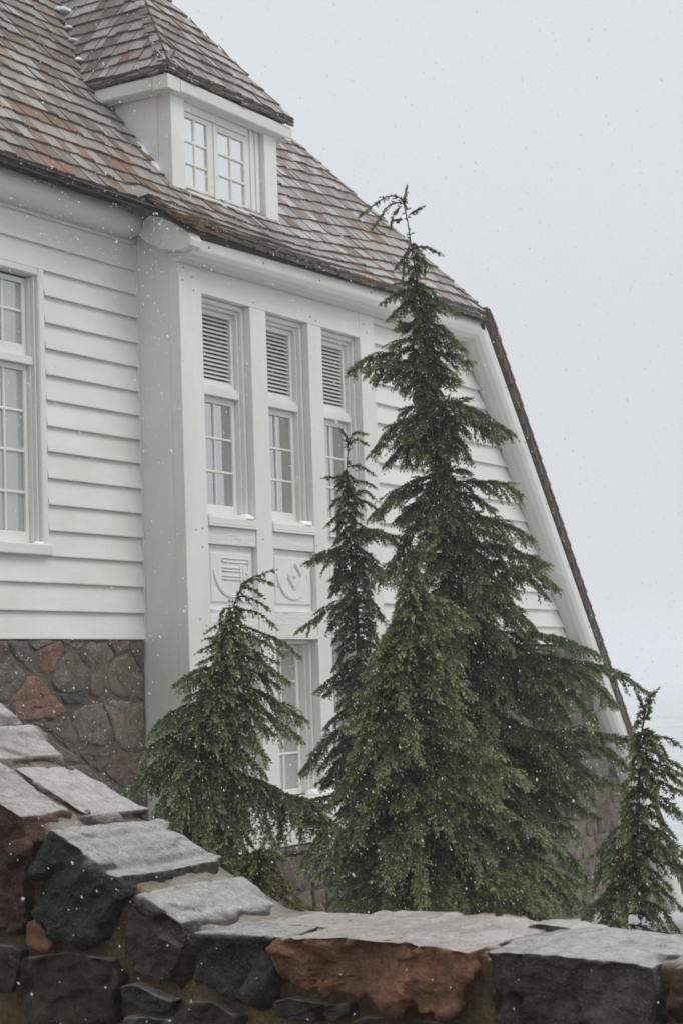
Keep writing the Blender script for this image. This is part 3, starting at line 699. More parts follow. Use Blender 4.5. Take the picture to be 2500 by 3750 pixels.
# ---- dormer roof
DE = 11.53
fr_ = lambda u, v: (u, v, 6.80 + 1.3*(v-DE))
lf_ = lambda u, v: (v, u, 6.80 + 1.45*(v-16.20))
rf_ = lambda u, v: (18.75-v, u, 6.80 + 1.45*v)
y = DE - .02; j = 0
while y < 13.0:
    z = 6.80 + 1.3*(y-DE); dx = max(0, (z-6.8)/1.45)
    row(fr_, 16.20+dx, 18.75-dx, y, y+.19, NM, ul=lambda v: 16.2+max(0, v-DE)*1.3/1.45, ur=lambda v: 18.75-max(0, v-DE)*1.3/1.45)
    if j == 0:
        for d in (.022, .044, .066): row(lambda u, v, d=d: (u, v, fr_(u, v)[2]-d), 16.20, 18.75, y+.012, y+.2, NM, lift=.02)
    y += .135; j += 1
x = 16.18; j = 0
while x < 17.45:
    z = 6.80 + 1.45*(x-16.2); yf = DE + max(0, z-6.8)/1.3; ym = 11.35 + (z-5.07)/1.3
    row(lf_, yf, ym+.10, x, x+.17, (-.82, 0, .57), ul=lambda v: DE+max(0, v-16.2)*1.45/1.3)
    row(rf_, yf, ym+.10, x-16.2, x-16.2+.17, (.82, 0, .57), ul=lambda v: DE+max(0, v)*1.45/1.3, lift=.02, th=.018)
    if j == 0:
        for d in (.022, .044, .066): row(lambda u, v, d=d: (v, u, lf_(u, v)[2]-d), yf, ym+.05, x+.012, x+.17, (-.82, 0, .57), lift=.02)
    x += .115; j += 1
z = 6.80
while z < 8.6:
    t = (z-6.8)
    fL = lambda u, v: (16.2 + (v-6.8)/1.45 + u, DE + (v-6.8)/1.3 - (.0), v + .02 + (u*.2))
    shingle(lambda u, v: (16.2+(v-6.8)/1.45+u, DE+(v-6.8)/1.3, v+.015), 0, .12, z, z+.24, nrm=(-.1, -.75, .65), lift=.04)
    shingle(lambda u, v: (16.2+(v-6.8)/1.45, DE+(v-6.8)/1.3+u, v+.015), .0, .12, z, z+.24, nrm=(-.75, -.2, .62), lift=.04)
    z += .165
n_main_end = 0
dz = lambda z: (z-6.8)
dr = MB()
A = (16.22, DE+.02, 6.78); B = (18.73, DE+.02, 6.78); Cc = (17.475, DE+1.423+.02, 8.62)
E_ = (16.22, 12.72, 6.78); Fv = (18.73, 12.72, 6.78); G = (17.475, 14.12, 8.62)
dr.add([A, B, Cc, E_, Fv, G], [(0, 1, 2), (0, 2, 5, 3), (1, 4, 5, 2), (0, 3, 4, 1)])
dormer_roof = dr.build('dormer_roof', M['deck'], house)

SH.sort(key=lambda s: -s[3])
def emit(lst, name, parent, one):
    if one:
        V, F2, rn, ac, al = [], [], [], [], []
        for co, tone, w, _ in lst:
            k = len(V); V += [tuple(c) for c in co]; F2 += [[i+k for i in f] for f in ((3,2,1,0), (4,5,6,7), (0,1,5,4), (1,2,6,5), (2,3,7,6), (3,0,4,7))]
            rn += [tone]*8; o_ = random.random()*9
            ac += [o_, o_+w, o_+w, o_]*2; al += [0, 0, .25, .25]*2
    for co, tone, w, _ in ([] if one else lst):
        o_ = random.random()*9
        mb = MB().hexa(co)
        c0 = sum((Vector(c) for c in co), Vector((0, 0, 0)))/8
        dormer_side = c0.z > 6.74 and 16.0 < c0.x < 18.95 and (c0.z - roofz(c0.x, c0.y)) > .06
        p_ = dormer_roof if dormer_side else roof
        mb.build('shingle', M['shingle'], p_, origin=c0, attrs={'rnd': tone, 'across': [o_, o_+w, o_+w, o_]*2, 'along': [0, 0, .25, .25]*2})
    if one:
        me = bpy.data.meshes.new(name); me.from_pydata(V, [], F2); me.materials.append(M['shingle'])
        bm = bmesh.new(); bm.from_mesh(me); bmesh.ops.recalc_face_normals(bm, faces=bm.faces); bm.to_mesh(me); bm.free()
        for nm, val in (('rnd', rn), ('across', ac), ('along', al)):
            a_ = me.attributes.new(nm, 'FLOAT', 'POINT'); a_.data.foreach_set('value', val)
        o = link(name, me, parent); o['kind'] = 'stuff'
NS_ = 300
emit(SH[:NS_], 'shingle', None, False)
emit(SH[NS_:], 'shingle_field', roof, True)

# ---- dormer walls and window
dm = MB()
yb = 11.35 + (6.56-5.07)/1.3
dm.prism([(16.402, 11.79, 5.45), (16.402, yb+.2, 6.56), (16.402, 11.79, 6.56)], [(16.46, 11.79, 5.45), (16.46, yb+.2, 6.56), (16.46, 11.79, 6.56)])
dm.prism([(18.55, 11.80, 5.55), (18.55, yb+.2, 6.56), (18.55, 11.80, 6.56)], [(18.49, 11.80, 5.55), (18.49, yb+.2, 6.56), (18.49, 11.80, 6.56)])
dm.box(16.46, 18.49, 11.86, 11.9, 5.3, 6.56, m=1, ch=0)
dormer = dm.build('dormer', [M['paint_y'], M['gap']], house, origin=(17.475, 11.69, 5.45))
def dpart(mb, n, m): return mb.build(n, M[m], dormer)
dpart(MB().box(16.396, 16.65, 11.64, 11.82, 5.36, 6.545), 'dormer_post', 'paint_z'); dpart(MB().box(18.28, 18.55, 11.64, 11.82, 5.32, 6.545), 'dormer_post', 'paint_z')
dpart(MB().prism([(16.394, 11.825, 5.50), (16.394, 12.02, 5.80), (16.394, 12.02, 6.0), (16.394, 12.33, 6.54), (16.394, 11.825, 6.54)], [(16.41, 11.825, 5.50), (16.41, 12.02, 5.80), (16.41, 12.02, 6.0), (16.41, 12.33, 6.54), (16.41, 11.825, 6.54)]), 'cheek_board', 'paint_y')
dpart(MB().box(16.653, 18.277, 11.615, 11.84, 5.385, 5.505, ch=.01), 'sill_board', 'worn_x')
lo = []
for x in (16.442, 17.0, 18.0, 18.74):
    lo.append([(x, DE+.012, 6.545), (x, DE, 6.56), (x, DE, 6.665), (x, DE+.02, 6.70), (x, DE+.14, 6.70), (x, DE+.14, 6.53)])
dpart(MB().loft(lo, smooth=False), 'eave_board', 'beam')
lo = []
for y in (DE+.222, 12.0, 12.56): lo.append([(16.212, y, 6.545), (16.20, y, 6.56), (16.20, y, 6.665), (16.22, y, 6.70), (16.34, y, 6.70), (16.34, y, 6.53)])
dpart(MB().loft(lo, smooth=False), 'eave_board', 'beam')
dpart(MB().box(16.206, 16.44, DE+.006, DE+.22, 6.538, 6.698), 'eave_corner', 'beam')
dpart(MB().box(16.34, 18.6, DE+.14, 12.3, 6.545, 6.60, ch=0), 'soffit', 'paint_x')
lo = []
for y in (DE+.01, 12.0, 12.56): lo.append([(18.735, y, 6.53), (18.745, y, 6.665), (18.60, y, 6.70), (18.60, y, 6.53)])
dpart(MB().loft(lo, smooth=False), 'eave_board', 'beam')
mb = MB()
mb.box(17.988, 18.277, 11.712, 11.84, 5.51, 6.54)
for x in (18.06, 18.17): mb.box(x, x+.07, 11.698, 11.711, 5.51, 6.54)
mb.box(16.66, 17.985, 11.69, 11.84, 6.44, 6.542)
mb.build('dormer_casing', M['paint_z'], dormer)
window('dormer_window', 16.66, 17.31, 5.51, 6.435, 11.705, 2, [5.86, 6.11], fr=.055, stile_r=.13, mun=.03, bot=.09, glassm='glass_bright')
window('dormer_window', 17.325, 17.985, 5.51, 6.435, 11.705, 2, [5.86, 6.11], fr=.075, stile_r=.055, mun=.03, bot=.09, glassm='glass_bright')
dpart(MB().box(17.295, 17.335, 11.688, 11.75, 5.512, 6.43), 'meeting_stile', 'paint_z')

# ---- tall window in the left wall
lw = MB()
lw.box(14.19, 14.285, 11.735, 11.90, 1.35, 4.205, ch=.012); lw.box(11.9, 14.187, 11.735, 11.90, 4.13, 4.204, ch=.012)
lw.box(14.165, 14.188, 11.78, 11.90, 1.44, 4.128); lw.box(14.145, 14.164, 11.82, 11.90, 1.44, 4.11)
lw.box(11.9, 14.163, 11.80, 11.92, 3.235, 3.315)
lw.build('window_casing', M['paint_z'], house, origin=(13.2, 11.8, 1.35))
gx = 14.09; cw = .287
window('window', 14.145-.055-cw*7, 14.143, 3.318, 4.108, 11.865, 7, [3.775], fr=.055, mun=.03, bot=.12, glassm='glass_dull')
window('window', 14.145-.055-cw*7, 14.143, 1.46, 3.232, 11.865, 7, [1.97, 2.378, 2.777], fr=.055, mun=.03, bot=.125, glassm='glass_dull')
part(MB().box(11.8, 14.295, 11.70, 11.90, 1.347, 1.455, ch=.01), 'window_sill', M['paint_x'])

# ================================================================ SNOW LYING ON THE HOUSE
def snow_lump(loc, size, label, seed):
    bm = bmesh.new(); bmesh.ops.create_icosphere(bm, subdivisions=3, radius=1)
    for v in bm.verts:
        n_ = noise.noise(v.co*1.6 + Vector((seed*3.1, 0, 0)))
        c = v.co.copy(); p = abs(c.x)**.7*math.copysign(1, c.x)
        zz = max(c.z, -.25)
        v.co = Vector((p*size[0]*(1+.18*n_), c.y*size[1]*(1+.25*n_), (zz*.9+.22)*size[2]*(1+.3*n_)))
    me = bpy.data.meshes.new('snow_patch'); bm.to_mesh(me); bm.free(); me.materials.append(M['snow'])
    me.polygons.foreach_set('use_smooth', [True]*len(me.polygons))
    o = link('snow_patch', me); o.location = loc
    return tag(o, label, 'snow', 'small heaps of snow on the house')
snow_lump((17.05, 11.25, 1.825), (.125, .07, .055), 'small heap of snow on the sill of the leftmost louvred window', 1)
snow_lump((18.28, 11.25, 1.825), (.12, .07, .052), 'small heap of snow on the sill of the middle louvred window', 2)
snow_lump((19.50, 11.25, 1.825), (.11, .07, .05), 'small heap of snow on the sill of the louvred window nearest the tall hemlock', 3)
snow_lump((18.30, 11.25, -1.25), (.12, .11, .055), 'small heap of snow on the ledge of the lower window, above a drooping branch', 4)
snow_lump((14.14, 11.76, 1.453), (.07, .04, .03), 'thin crust of snow on the end of the left window sill', 5)
for k, (z, s, lb) in enumerate(((8.42, .10, 'largest heap of snow in the valley behind the dormer roof, topmost'), (8.06, .11, 'broad heap of snow in the dormer valley, second from the top'), (7.76, .05, 'small knob of snow in the dormer valley, third from the top'), (7.52, .055, 'small knob of snow in the dormer valley, fourth from the top'), (7.16, .055, 'lowest knob of snow in the valley beside the dormer roof'))):
    snow_lump((16.2 + (z-6.8)/1.45 - .05, 11.35 + (z-5.07)/1.3 - .06, z + .0), (s*1.2, s*.8, s*.55), lb, 7+k)
for k, (y, lb) in enumerate(((12.02, 'streak of snow against the upper dormer cheek'), (11.86, 'streak of snow low against the dormer cheek'))):
    z = roofz(16.36, y); o = snow_lump((16.37, y, z+.02), (.04, .12, .03), lb, 21+k); o.rotation_euler = (math.radians(52), 0, 0)

# ================================================================ STONE PARAPET IN THE FOREGROUND
XW = 3.734
wall = empty('stone_wall', (3.96, 2.4, -1.6), 'rubble stone parapet wall with sloping cap stones in front of the hemlocks', 'wall')
PT = [(-.6, -.62), (1.0, -.615), (2.0, -.603), (2.66, -.585), (2.85, -.49), (3.1, -.365), (3.42, -.20), (3.6, -.085), (4.4, .43)]
def topz(y): return float(np.interp(y, [p[0] for p in PT], [p[1] for p in PT]))

def stone(name, poly, x0, x1, m, seed, rough=1.0, vox=.0075, top_lift=0.0, taper=.0, label=None, shrink=0.004, fac=1.0, dome=0.0):
    """a quarried block: outline in (y, z) on the wall face carried back through the wall, then broken up"""
    P = [Vector(p) for p in poly]; c = sum(P, Vector((0, 0)))/len(P)
    # resample the outline finely, rounding its corners a little
    Q = []
    for i in range(len(P)):
        p0, p1 = P[i], P[(i+1) % len(P)]; k = max(1, int(round((p1-p0).length/vox)))
        Q += [p0.lerp(p1, j/k) for j in range(k)]
    Q = [(Q[i-1] + Q[i]*2 + Q[(i+1) % len(Q)])/4 for i in range(len(Q))]
    def jag(q):
        v = Vector((q.x*9, q.y*9, seed*2.7)); w_ = Vector((q.x*34, q.y*34, seed*1.3))
        k = .3 if q.y > c.y + .02 else 1.0
        a_ = noise.noise_vector(v)*.012*k + noise.noise_vector(w_)*.0045*(.4+.6*k)
        return q + Vector((a_.x, a_.y))
    Q = [jag(q) for q in Q]
    n = len(Q); rad = sum((q-c).length for q in Q)/n
    V = [(x0+.004, c.x, c.y)]; nr = max(5, int(rad/vox))
    rings = [((k+1)/nr*.975, x0 + .004*(1-((k+1)/nr)**2)) for k in range(nr)] + [(.993, x0+.006)]
    ns = max(4, int((x1-x0)/(vox*1.35)))
    side = [(1 - taper*t, x0 + .014 + (x1-x0-.014)*t) for t in [k/ns for k in range(ns+1)]] + [(.93, x1+.004), (.6, x1+.006)]
    for sc_, x in rings + side:
        t = max(0, (x-x0)/(x1-x0))
        V += [(x, c.x+(q.x-c.x)*sc_, c.y+(q.y-c.y)*sc_ + top_lift*t) for q in Q]
    m_ = len(rings)+len(side); F_ = [(0, 1+(i+1) % n, 1+i) for i in range(n)]
    for r in range(m_-1):
        F_ += [(1+r*n+i, 1+r*n+(i+1) % n, 1+(r+1)*n+(i+1) % n, 1+(r+1)*n+i) for i in range(n)]
    F_.append([1+(m_-1)*n+i for i in range(n)])
    me2 = bpy.data.meshes.new(name); me2.from_pydata(V, [], F_); me2.update()
    bm = bmesh.new(); bm.from_mesh(me2); bmesh.ops.recalc_face_normals(bm, faces=bm.faces); bm.to_mesh(me2); bm.free()
    n = len(me2.vertices); co = np.empty(n*3, np.float32); me2.vertices.foreach_get('co', co); co = co.reshape(-1, 3)
    no = np.empty(n*3, np.float32); me2.vertices.foreach_get('normal', no); no = no.reshape(-1, 3)
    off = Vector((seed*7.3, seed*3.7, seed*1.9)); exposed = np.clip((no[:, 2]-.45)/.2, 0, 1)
    for i in range(n):
        p = Vector(co[i])*1.0; q = p + off
        face = 1.0 - .86*min(1, max(0, (no[i][2]-.25)/.4))
        # broad facets, then conchoidal ridges, then grit
        d = noise.noise(q*5.5)*.016 + noise.noise(q*60)*.0035 + (.25-abs(noise.noise(q*13)))*.014
        for sc, am in ((8.0, .62), (19.0, .50), (38.0, .34)):
            g = q*sc + noise.noise_vector(q*sc*.6)*.25; cp = noise.voronoi(g)[1][0]
            d += am/sc*noise.noise_vector(cp*3.7).dot(g - cp)
        d *= rough*face
        co[i] += no[i]*d
        if no[i][2] > .5: co[i][2] += dome*noise.noise(q*3.1)
    me2.vertices.foreach_set('co', co.reshape(-1)); me2.update()
    bm = bmesh.new(); bm.from_mesh(me2)
    bmesh.ops.smooth_vert(bm, verts=bm.verts[:], factor=.30, use_axis_x=True, use_axis_y=True, use_axis_z=True)
    bm.to_mesh(me2); bm.free()
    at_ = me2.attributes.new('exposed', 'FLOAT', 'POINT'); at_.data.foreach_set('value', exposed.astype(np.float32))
    me2.materials.clear(); me2.materials.append(m)
    me2.polygons.foreach_set('use_smooth', [True]*len(me2.polygons))
    o = link(name, me2, wall, origin=((x0+x1)/2, c.x, c.y))
    if label: o['label'] = label
    return o
# mortar core
ys_ = [-.6, 1.0, 1.5, 2.0, 2.4, 2.66, 2.85, 3.1, 3.42, 3.6, 4.0, 4.4]
mbm = MB(); NX = 8; cols = []
for y in np.linspace(-.6, 4.4, 140):
    t = topz(y) - .004
    pl = [(XW+.055+.006*noise.noise(Vector((y*8, zz*8, 1))), y, zz) for zz in np.linspace(-2.3, t-.02, 26)]
    pl += [(XW+.07+.38*k/NX, y, t+.006*noise.noise(Vector((y*9, k*1.7, 4)))) for k in range(NX+1)]
    pl += [(XW+.47, y, t-.04), (XW+.47, y, -2.3)]
    cols.append(pl)
mbm.loft(cols, smooth=True)
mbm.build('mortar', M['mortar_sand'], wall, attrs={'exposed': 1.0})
W_ = {
'e': [(3.090,-.348),(2.998,-.392),(2.910,-.450),(2.872,-.455),(2.872,-.492),(2.955,-.588),(3.004,-.612),(3.075,-.610),(3.140,-.562),(3.140,-.453),(3.115,-.39)],
'f': [(2.818,-.497),(2.755,-.53),(2.690,-.566),(2.678,-.580),(2.680,-.615),(2.712,-.689),(2.752,-.710),(2.828,-.699),(2.874,-.644),(2.855,-.553)],
'g': [(2.652,-.586),(2.531,-.584),(2.416,-.588),(2.414,-.639),(2.462,-.717),(2.524,-.736),(2.655,-.701),(2.664,-.650)],
'h': [(2.397,-.585),(2.237,-.577),(2.129,-.582),(2.017,-.590),(1.949,-.597),(1.906,-.609),(1.902,-.643),(1.921,-.72),(1.969,-.735),(2.1,-.731),(2.206,-.706),(2.36,-.689),(2.398,-.653)],
'd': [(3.46,-.16),(3.36,-.215),(3.252,-.275),(3.175,-.312),(3.165,-.36),(3.170,-.453),(3.175,-.557),(3.216,-.614),(3.33,-.618),(3.46,-.55)],
'i': [(1.876,-.600),(1.76,-.598),(1.62,-.604),(1.482,-.613),(1.474,-.645),(1.487,-.758),(1.60,-.785),(1.798,-.778),(1.868,-.735),(1.882,-.665)],
'k': [(1.440,-.612),(1.36,-.606),(1.25,-.606),(1.24,-.74),(1.40,-.754),(1.446,-.70)]}
stone('cap_stone', W_['e'], XW, 4.20, M['basalt'], 1, taper=.02, dome=.012, label='black cap stone with a top painted pale for sky light and sleet, largest on the slope')
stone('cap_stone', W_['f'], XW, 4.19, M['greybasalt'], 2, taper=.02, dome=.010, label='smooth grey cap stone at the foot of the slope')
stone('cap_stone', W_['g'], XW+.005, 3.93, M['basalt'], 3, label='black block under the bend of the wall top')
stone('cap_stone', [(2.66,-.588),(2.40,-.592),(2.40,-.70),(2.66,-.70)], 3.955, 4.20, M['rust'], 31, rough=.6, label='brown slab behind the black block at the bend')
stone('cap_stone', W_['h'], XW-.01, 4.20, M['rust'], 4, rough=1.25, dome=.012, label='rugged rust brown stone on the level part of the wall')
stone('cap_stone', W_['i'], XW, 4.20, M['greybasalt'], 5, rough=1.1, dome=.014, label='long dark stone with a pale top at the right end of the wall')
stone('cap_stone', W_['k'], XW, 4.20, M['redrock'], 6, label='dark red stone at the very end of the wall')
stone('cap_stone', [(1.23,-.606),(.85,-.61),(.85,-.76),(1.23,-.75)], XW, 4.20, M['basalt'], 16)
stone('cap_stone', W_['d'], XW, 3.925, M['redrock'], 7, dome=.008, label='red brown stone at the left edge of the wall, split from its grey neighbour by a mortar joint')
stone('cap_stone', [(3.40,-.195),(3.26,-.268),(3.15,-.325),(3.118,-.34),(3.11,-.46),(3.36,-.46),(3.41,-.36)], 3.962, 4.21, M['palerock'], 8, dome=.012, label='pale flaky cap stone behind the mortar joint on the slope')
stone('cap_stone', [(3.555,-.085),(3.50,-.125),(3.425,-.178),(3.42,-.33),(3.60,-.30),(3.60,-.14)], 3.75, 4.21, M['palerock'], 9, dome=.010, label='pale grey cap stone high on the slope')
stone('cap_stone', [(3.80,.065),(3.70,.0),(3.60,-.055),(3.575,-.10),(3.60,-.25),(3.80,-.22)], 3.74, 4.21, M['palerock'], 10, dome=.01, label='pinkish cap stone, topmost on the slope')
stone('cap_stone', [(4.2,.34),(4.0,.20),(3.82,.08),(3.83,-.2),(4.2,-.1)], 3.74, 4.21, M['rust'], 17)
# a loose flat stone bedded on the far edge of the level cap
stone('edge_stone', [(1.99,-.608),(1.93,-.590),(1.85,-.592),(1.79,-.604),(1.78,-.635),(2.0,-.64)], 4.13, 4.24, M['palerock'], 11, rough=.8, vox=.007, label='small pale lump on the far edge of the wall top')
LOW = [('rust', [(3.179,-.58),(3.143,-.57),(3.092,-.626),(3.117,-.645),(3.173,-.630)]),
 ('brownrock', [(3.205,-.672),(3.047,-.648),(2.923,-.660),(2.892,-.713),(2.914,-.805),(3.052,-.835),(3.19,-.833),(3.215,-.756)]),
 ('basalt', [(2.895,-.728),(2.844,-.720),(2.724,-.753),(2.735,-.778),(2.813,-.780),(2.89,-.764)]),
 ('brownrock', [(2.695,-.757),(2.612,-.747),(2.541,-.787),(2.559,-.836),(2.679,-.844),(2.712,-.797)]),
 ('greybasalt', [(2.445,-.742),(2.402,-.728),(2.294,-.738),(2.228,-.738),(2.232,-.758),(2.297,-.782),(2.404,-.783),(2.446,-.766)]),
 ('brownrock', [(3.326,-.640),(3.23,-.640),(3.20,-.665),(3.23,-.762),(3.326,-.768)]),
 ('greybasalt', [(2.874,-.798),(2.731,-.795),(2.702,-.848),(2.78,-.93),(2.876,-.90)]),
 ('brownrock', [(2.200,-.762),(2.1,-.756),(1.968,-.762),(1.949,-.808),(2.1,-.85),(2.206,-.83),(2.227,-.785)]),
 ('redrock', [(1.93,-.775),(1.80,-.80),(1.62,-.80),(1.60,-.90),(1.78,-.93),(1.93,-.88)])]
for k, (mn, pl) in enumerate(LOW): stone('wall_stone', pl, XW+.008, XW+.20, M[mn], 40+k, rough=.8, vox=.01)
z = -.94; k = 0
while z > -1.55:
    y = -.4 + random.uniform(0, .2)
    while y < 4.1:
        w = random.uniform(.2, .42); j = lambda s=.02: random.uniform(-s, s)
        if z < topz(y+w/2) - .3:
            stone('wall_stone', [(y+.01, z+j()), (y+w*.5, z+.01+j()), (y+w-.02, z+j()), (y+w-.015, z-.13), (y+w*.6, z-.19+j()), (y+.02, z-.17+j())], XW+.01, XW+.18, M[('brownrock', 'basalt', 'rust', 'greybasalt', 'redrock')[k % 5]], 60+k, rough=.8, vox=.018); k += 1
        y += w
    z -= .215

# ================================================================ HEMLOCKS
R0 = Vector((math.sin(YAW), -math.cos(YAW), 0)); F0 = Vector((math.cos(YAW), math.sin(YAW), 0))
TREE_C = dict(base=[10.842, 5.559, -2.3],
 trunk=[[-242,-395,5378],[-220,-384,5263],[-206,-373,5140],[-172,-349,4876],[-145,-328,4648],[-128,-304,4385],[-111,-280,4121],[-91,-262,3928],[-73,-242,3700],[-62,-224,3507],[-48,-192,3156],[-32,-144,2630],[-4,-80,1929],[0,0,1053],[0,0,0]],
 hull=[[5316,18,18],[5087,35,42],[4912,53,60],[4771,61,61],[4648,79,88],[4472,105,123],[4297,123,132],[4174,61,70],[4086,53,70],[3998,228,211],[3823,211,228],[3717,70,88],[3647,53,70],[3559,158,211],[3419,246,351],[3244,264,404],[3069,281,457],[2893,351,527],[2718,422,580],[2543,474,720],[2280,527,896],[2069,527,1037],[1894,527,1089],[1666,527,843],[1404,527,773],[1141,580,914],[739,580,949]],
 boughs=[[[-218,-389,5319],[-252,-403,5389],[-341,-409,5405],[-460,-407,5332],[-529,-406,5282]],
  [[-243,-394,5373],[-333,-386,5351],[-399,-374,5265],[-451,-364,5205]],
  [[-253,-392,5347],[-309,-376,5280],[-329,-361,5202]],
  [[-235,-392,5346],[-228,-383,5403],[-217,-377,5459]],
  [[-210,-386,5283],[-174,-385,5304],[-132,-385,5326]],
  [[-247,-384,5257],[-283,-376,5256]],
  [[-191,-366,5068],[-113,-429,5064],[-19,-470,5005]],
  [[-208,-369,5095],[-248,-386,4992],[-263,-393,4855]],
  [[-200,-366,5059],[-264,-340,5003],[-302,-321,4954]],
  [[-188,-364,5041],[-113,-361,4984],[-79,-360,4948]],
  [[-188,-364,5041],[-121,-342,4989],[-114,-322,4920]],
  [[-190,-347,4853],[-263,-385,4847],[-322,-411,4826]],
  [[-168,-346,4843],[-85,-357,4802],[-59,-364,4767]],
  [[-182,-343,4808],[-301,-393,4783],[-403,-426,4708]],
  [[-179,-340,4781],[-267,-351,4709],[-365,-355,4617]],
  [[-175,-338,4754],[-248,-344,4728],[-260,-343,4656]],
  [[-169,-343,4808],[-39,-440,4710],[77,-509,4597]],
  [[-163,-334,4709],[-89,-367,4691],[-30,-389,4648]],
  [[-168,-334,4718],[-230,-354,4735],[-253,-367,4728]],
  [[-163,-323,4593],[-234,-304,4590],[-316,-288,4564]],
  [[-155,-321,4575],[-235,-317,4588],[-283,-314,4604]],
  [[-158,-314,4495],[-267,-368,4479],[-359,-404,4431]],
  [[-142,-307,4423],[-358,-284,4407],[-511,-265,4380],[-636,-243,4297]],
  [[-144,-302,4360],[-381,-404,4324],[-522,-477,4263]],
  [[-145,-300,4342],[-372,-306,4286],[-464,-308,4216]],
  [[-137,-298,4315],[-285,-353,4248],[-319,-393,4188]],
  [[-139,-294,4271],[-234,-349,4183],[-294,-394,4152]],
  [[-131,-291,4244],[-205,-267,4150],[-215,-251,4108]],
  [[-149,-324,4602],[-41,-372,4561],[35,-404,4489]],
  [[-147,-318,4539],[-8,-372,4497],[72,-409,4442]],
  [[-140,-312,4476],[32,-268,4460],[132,-234,4422]],
  [[-134,-305,4396],[38,-274,4386],[167,-245,4322]],
  [[-127,-299,4333],[-14,-338,4295],[53,-363,4234]],
  [[-125,-294,4279],[-12,-261,4244],[78,-236,4213]],
  [[-122,-290,4234],[-34,-299,4212],[19,-305,4182]],
  [[-116,-284,4163],[-53,-283,4151],[-32,-281,4124]],
  [[-121,-282,4145],[-172,-305,4116],[-197,-320,4069]],
  [[-110,-274,4055],[-226,-248,4054],[-299,-225,4019]],
  [[-103,-271,4019],[-302,-264,3964],[-432,-253,3853],[-511,-243,3757]],
  [[-104,-267,3975],[-268,-193,3855],[-417,-132,3694]],
  [[-97,-262,3921],[-243,-217,3814],[-283,-178,3680]],
  [[-94,-259,3894],[-195,-298,3757],[-218,-327,3656]],
  [[-103,-269,4001],[-261,-311,3911],[-354,-340,3811]],
  [[-93,-272,4037],[71,-382,4042],[248,-453,3935],[400,-515,3819]],
  [[-90,-269,4001],[114,-359,3963],[239,-420,3878],[324,-476,3812]],
  [[-86,-267,3974],[51,-339,3932],[112,-388,3851]],
  [[-84,-262,3920],[49,-320,3845],[129,-353,3676]],
  [[-85,-258,3885],[15,-261,3808],[42,-258,3704]],
  [[-92,-276,4072],[21,-340,4068],[84,-385,4036]],
  [[-90,-258,3876],[-29,-253,3820],[-14,-246,3739]],
  [[-70,-234,3612],[55,-272,3639],[123,-296,3613]],
  [[-71,-230,3571],[161,-304,3554],[323,-359,3529],[440,-401,3437]],
  [[-65,-226,3528],[137,-194,3468],[290,-166,3381]],
  [[-84,-232,3599],[-283,-267,3560],[-500,-279,3370],[-529,-302,3348]],
  [[-85,-228,3557],[-356,-308,3488],[-488,-359,3349]],
  [[-79,-226,3529],[-217,-254,3447],[-335,-266,3296]],
  [[-74,-222,3487],[-244,-212,3424],[-374,-200,3324]],
  [[-64,-211,3361],[254,-402,3291],[490,-536,3155]],
  [[-53,-204,3291],[245,-132,3244],[388,-76,3172]],
  [[-56,-195,3193],[306,-356,3126],[457,-474,3058],[559,-579,2990]],
  [[-53,-186,3095],[401,-159,3011],[569,-140,2950],[666,-118,2856]],
  [[-49,-179,3011],[445,-115,2941],[600,-62,2819]],
  [[-37,-174,2955],[269,-333,2866],[364,-446,2734]],
  [[-39,-168,2899],[338,-121,2762],[524,-80,2595]],
  [[-20,-145,2648],[404,-229,2574],[618,-293,2551],[774,-346,2476],[881,-397,2414]],
  [[-16,-138,2564],[447,-162,2463],[652,-182,2414],[926,-198,2348],[1087,-211,2259],[1205,-222,2165]],
  [[-11,-131,2494],[494,-346,2362],[746,-511,2325],[856,-650,2187],[927,-783,2099]],
  [[-7,-125,2424],[491,-354,2321],[672,-518,2193],[793,-660,2010]],
  [[-8,-121,2382],[442,-272,2282],[591,-379,2154],[668,-472,2003]],
  [[-80,-207,3320],[-247,-140,3289],[-351,-75,3099],[-540,-17,2939]],
  [[-69,-198,3222],[-259,-276,3097],[-375,-337,3027],[-503,-389,2946]],
  [[-4,-96,2103],[435,-57,1961],[759,-35,1935],[1070,-13,1882],[1132,13,1780]],
  [[-1,-87,2005],[510,29,1886],[943,112,1826],[1119,196,1675]],
  [[-3,-80,1935],[436,25,1818],[725,101,1763],[941,181,1582]],
  [[0,-70,1823],[480,-200,1729],[811,-297,1667],[1027,-380,1569]],
  [[3,-59,1698],[478,-165,1603],[686,-239,1491],[852,-307,1395]],
  [[-4,-77,1893],[353,-119,1813],[622,-142,1652],[724,-163,1512]],
  [[5,-64,1753],[354,-26,1642],[574,11,1465],[641,44,1307]],
  [[9,-40,1495],[400,-210,1492],[589,-327,1398],[695,-431,1295]],
  [[5,-29,1369],[481,2,1281],[689,32,1146],[810,64,958]],
  [[0,-16,1230],[405,33,1100],[614,74,950],[695,116,762]],
  [[-5,-3,1090],[332,66,961],[540,128,752]]])
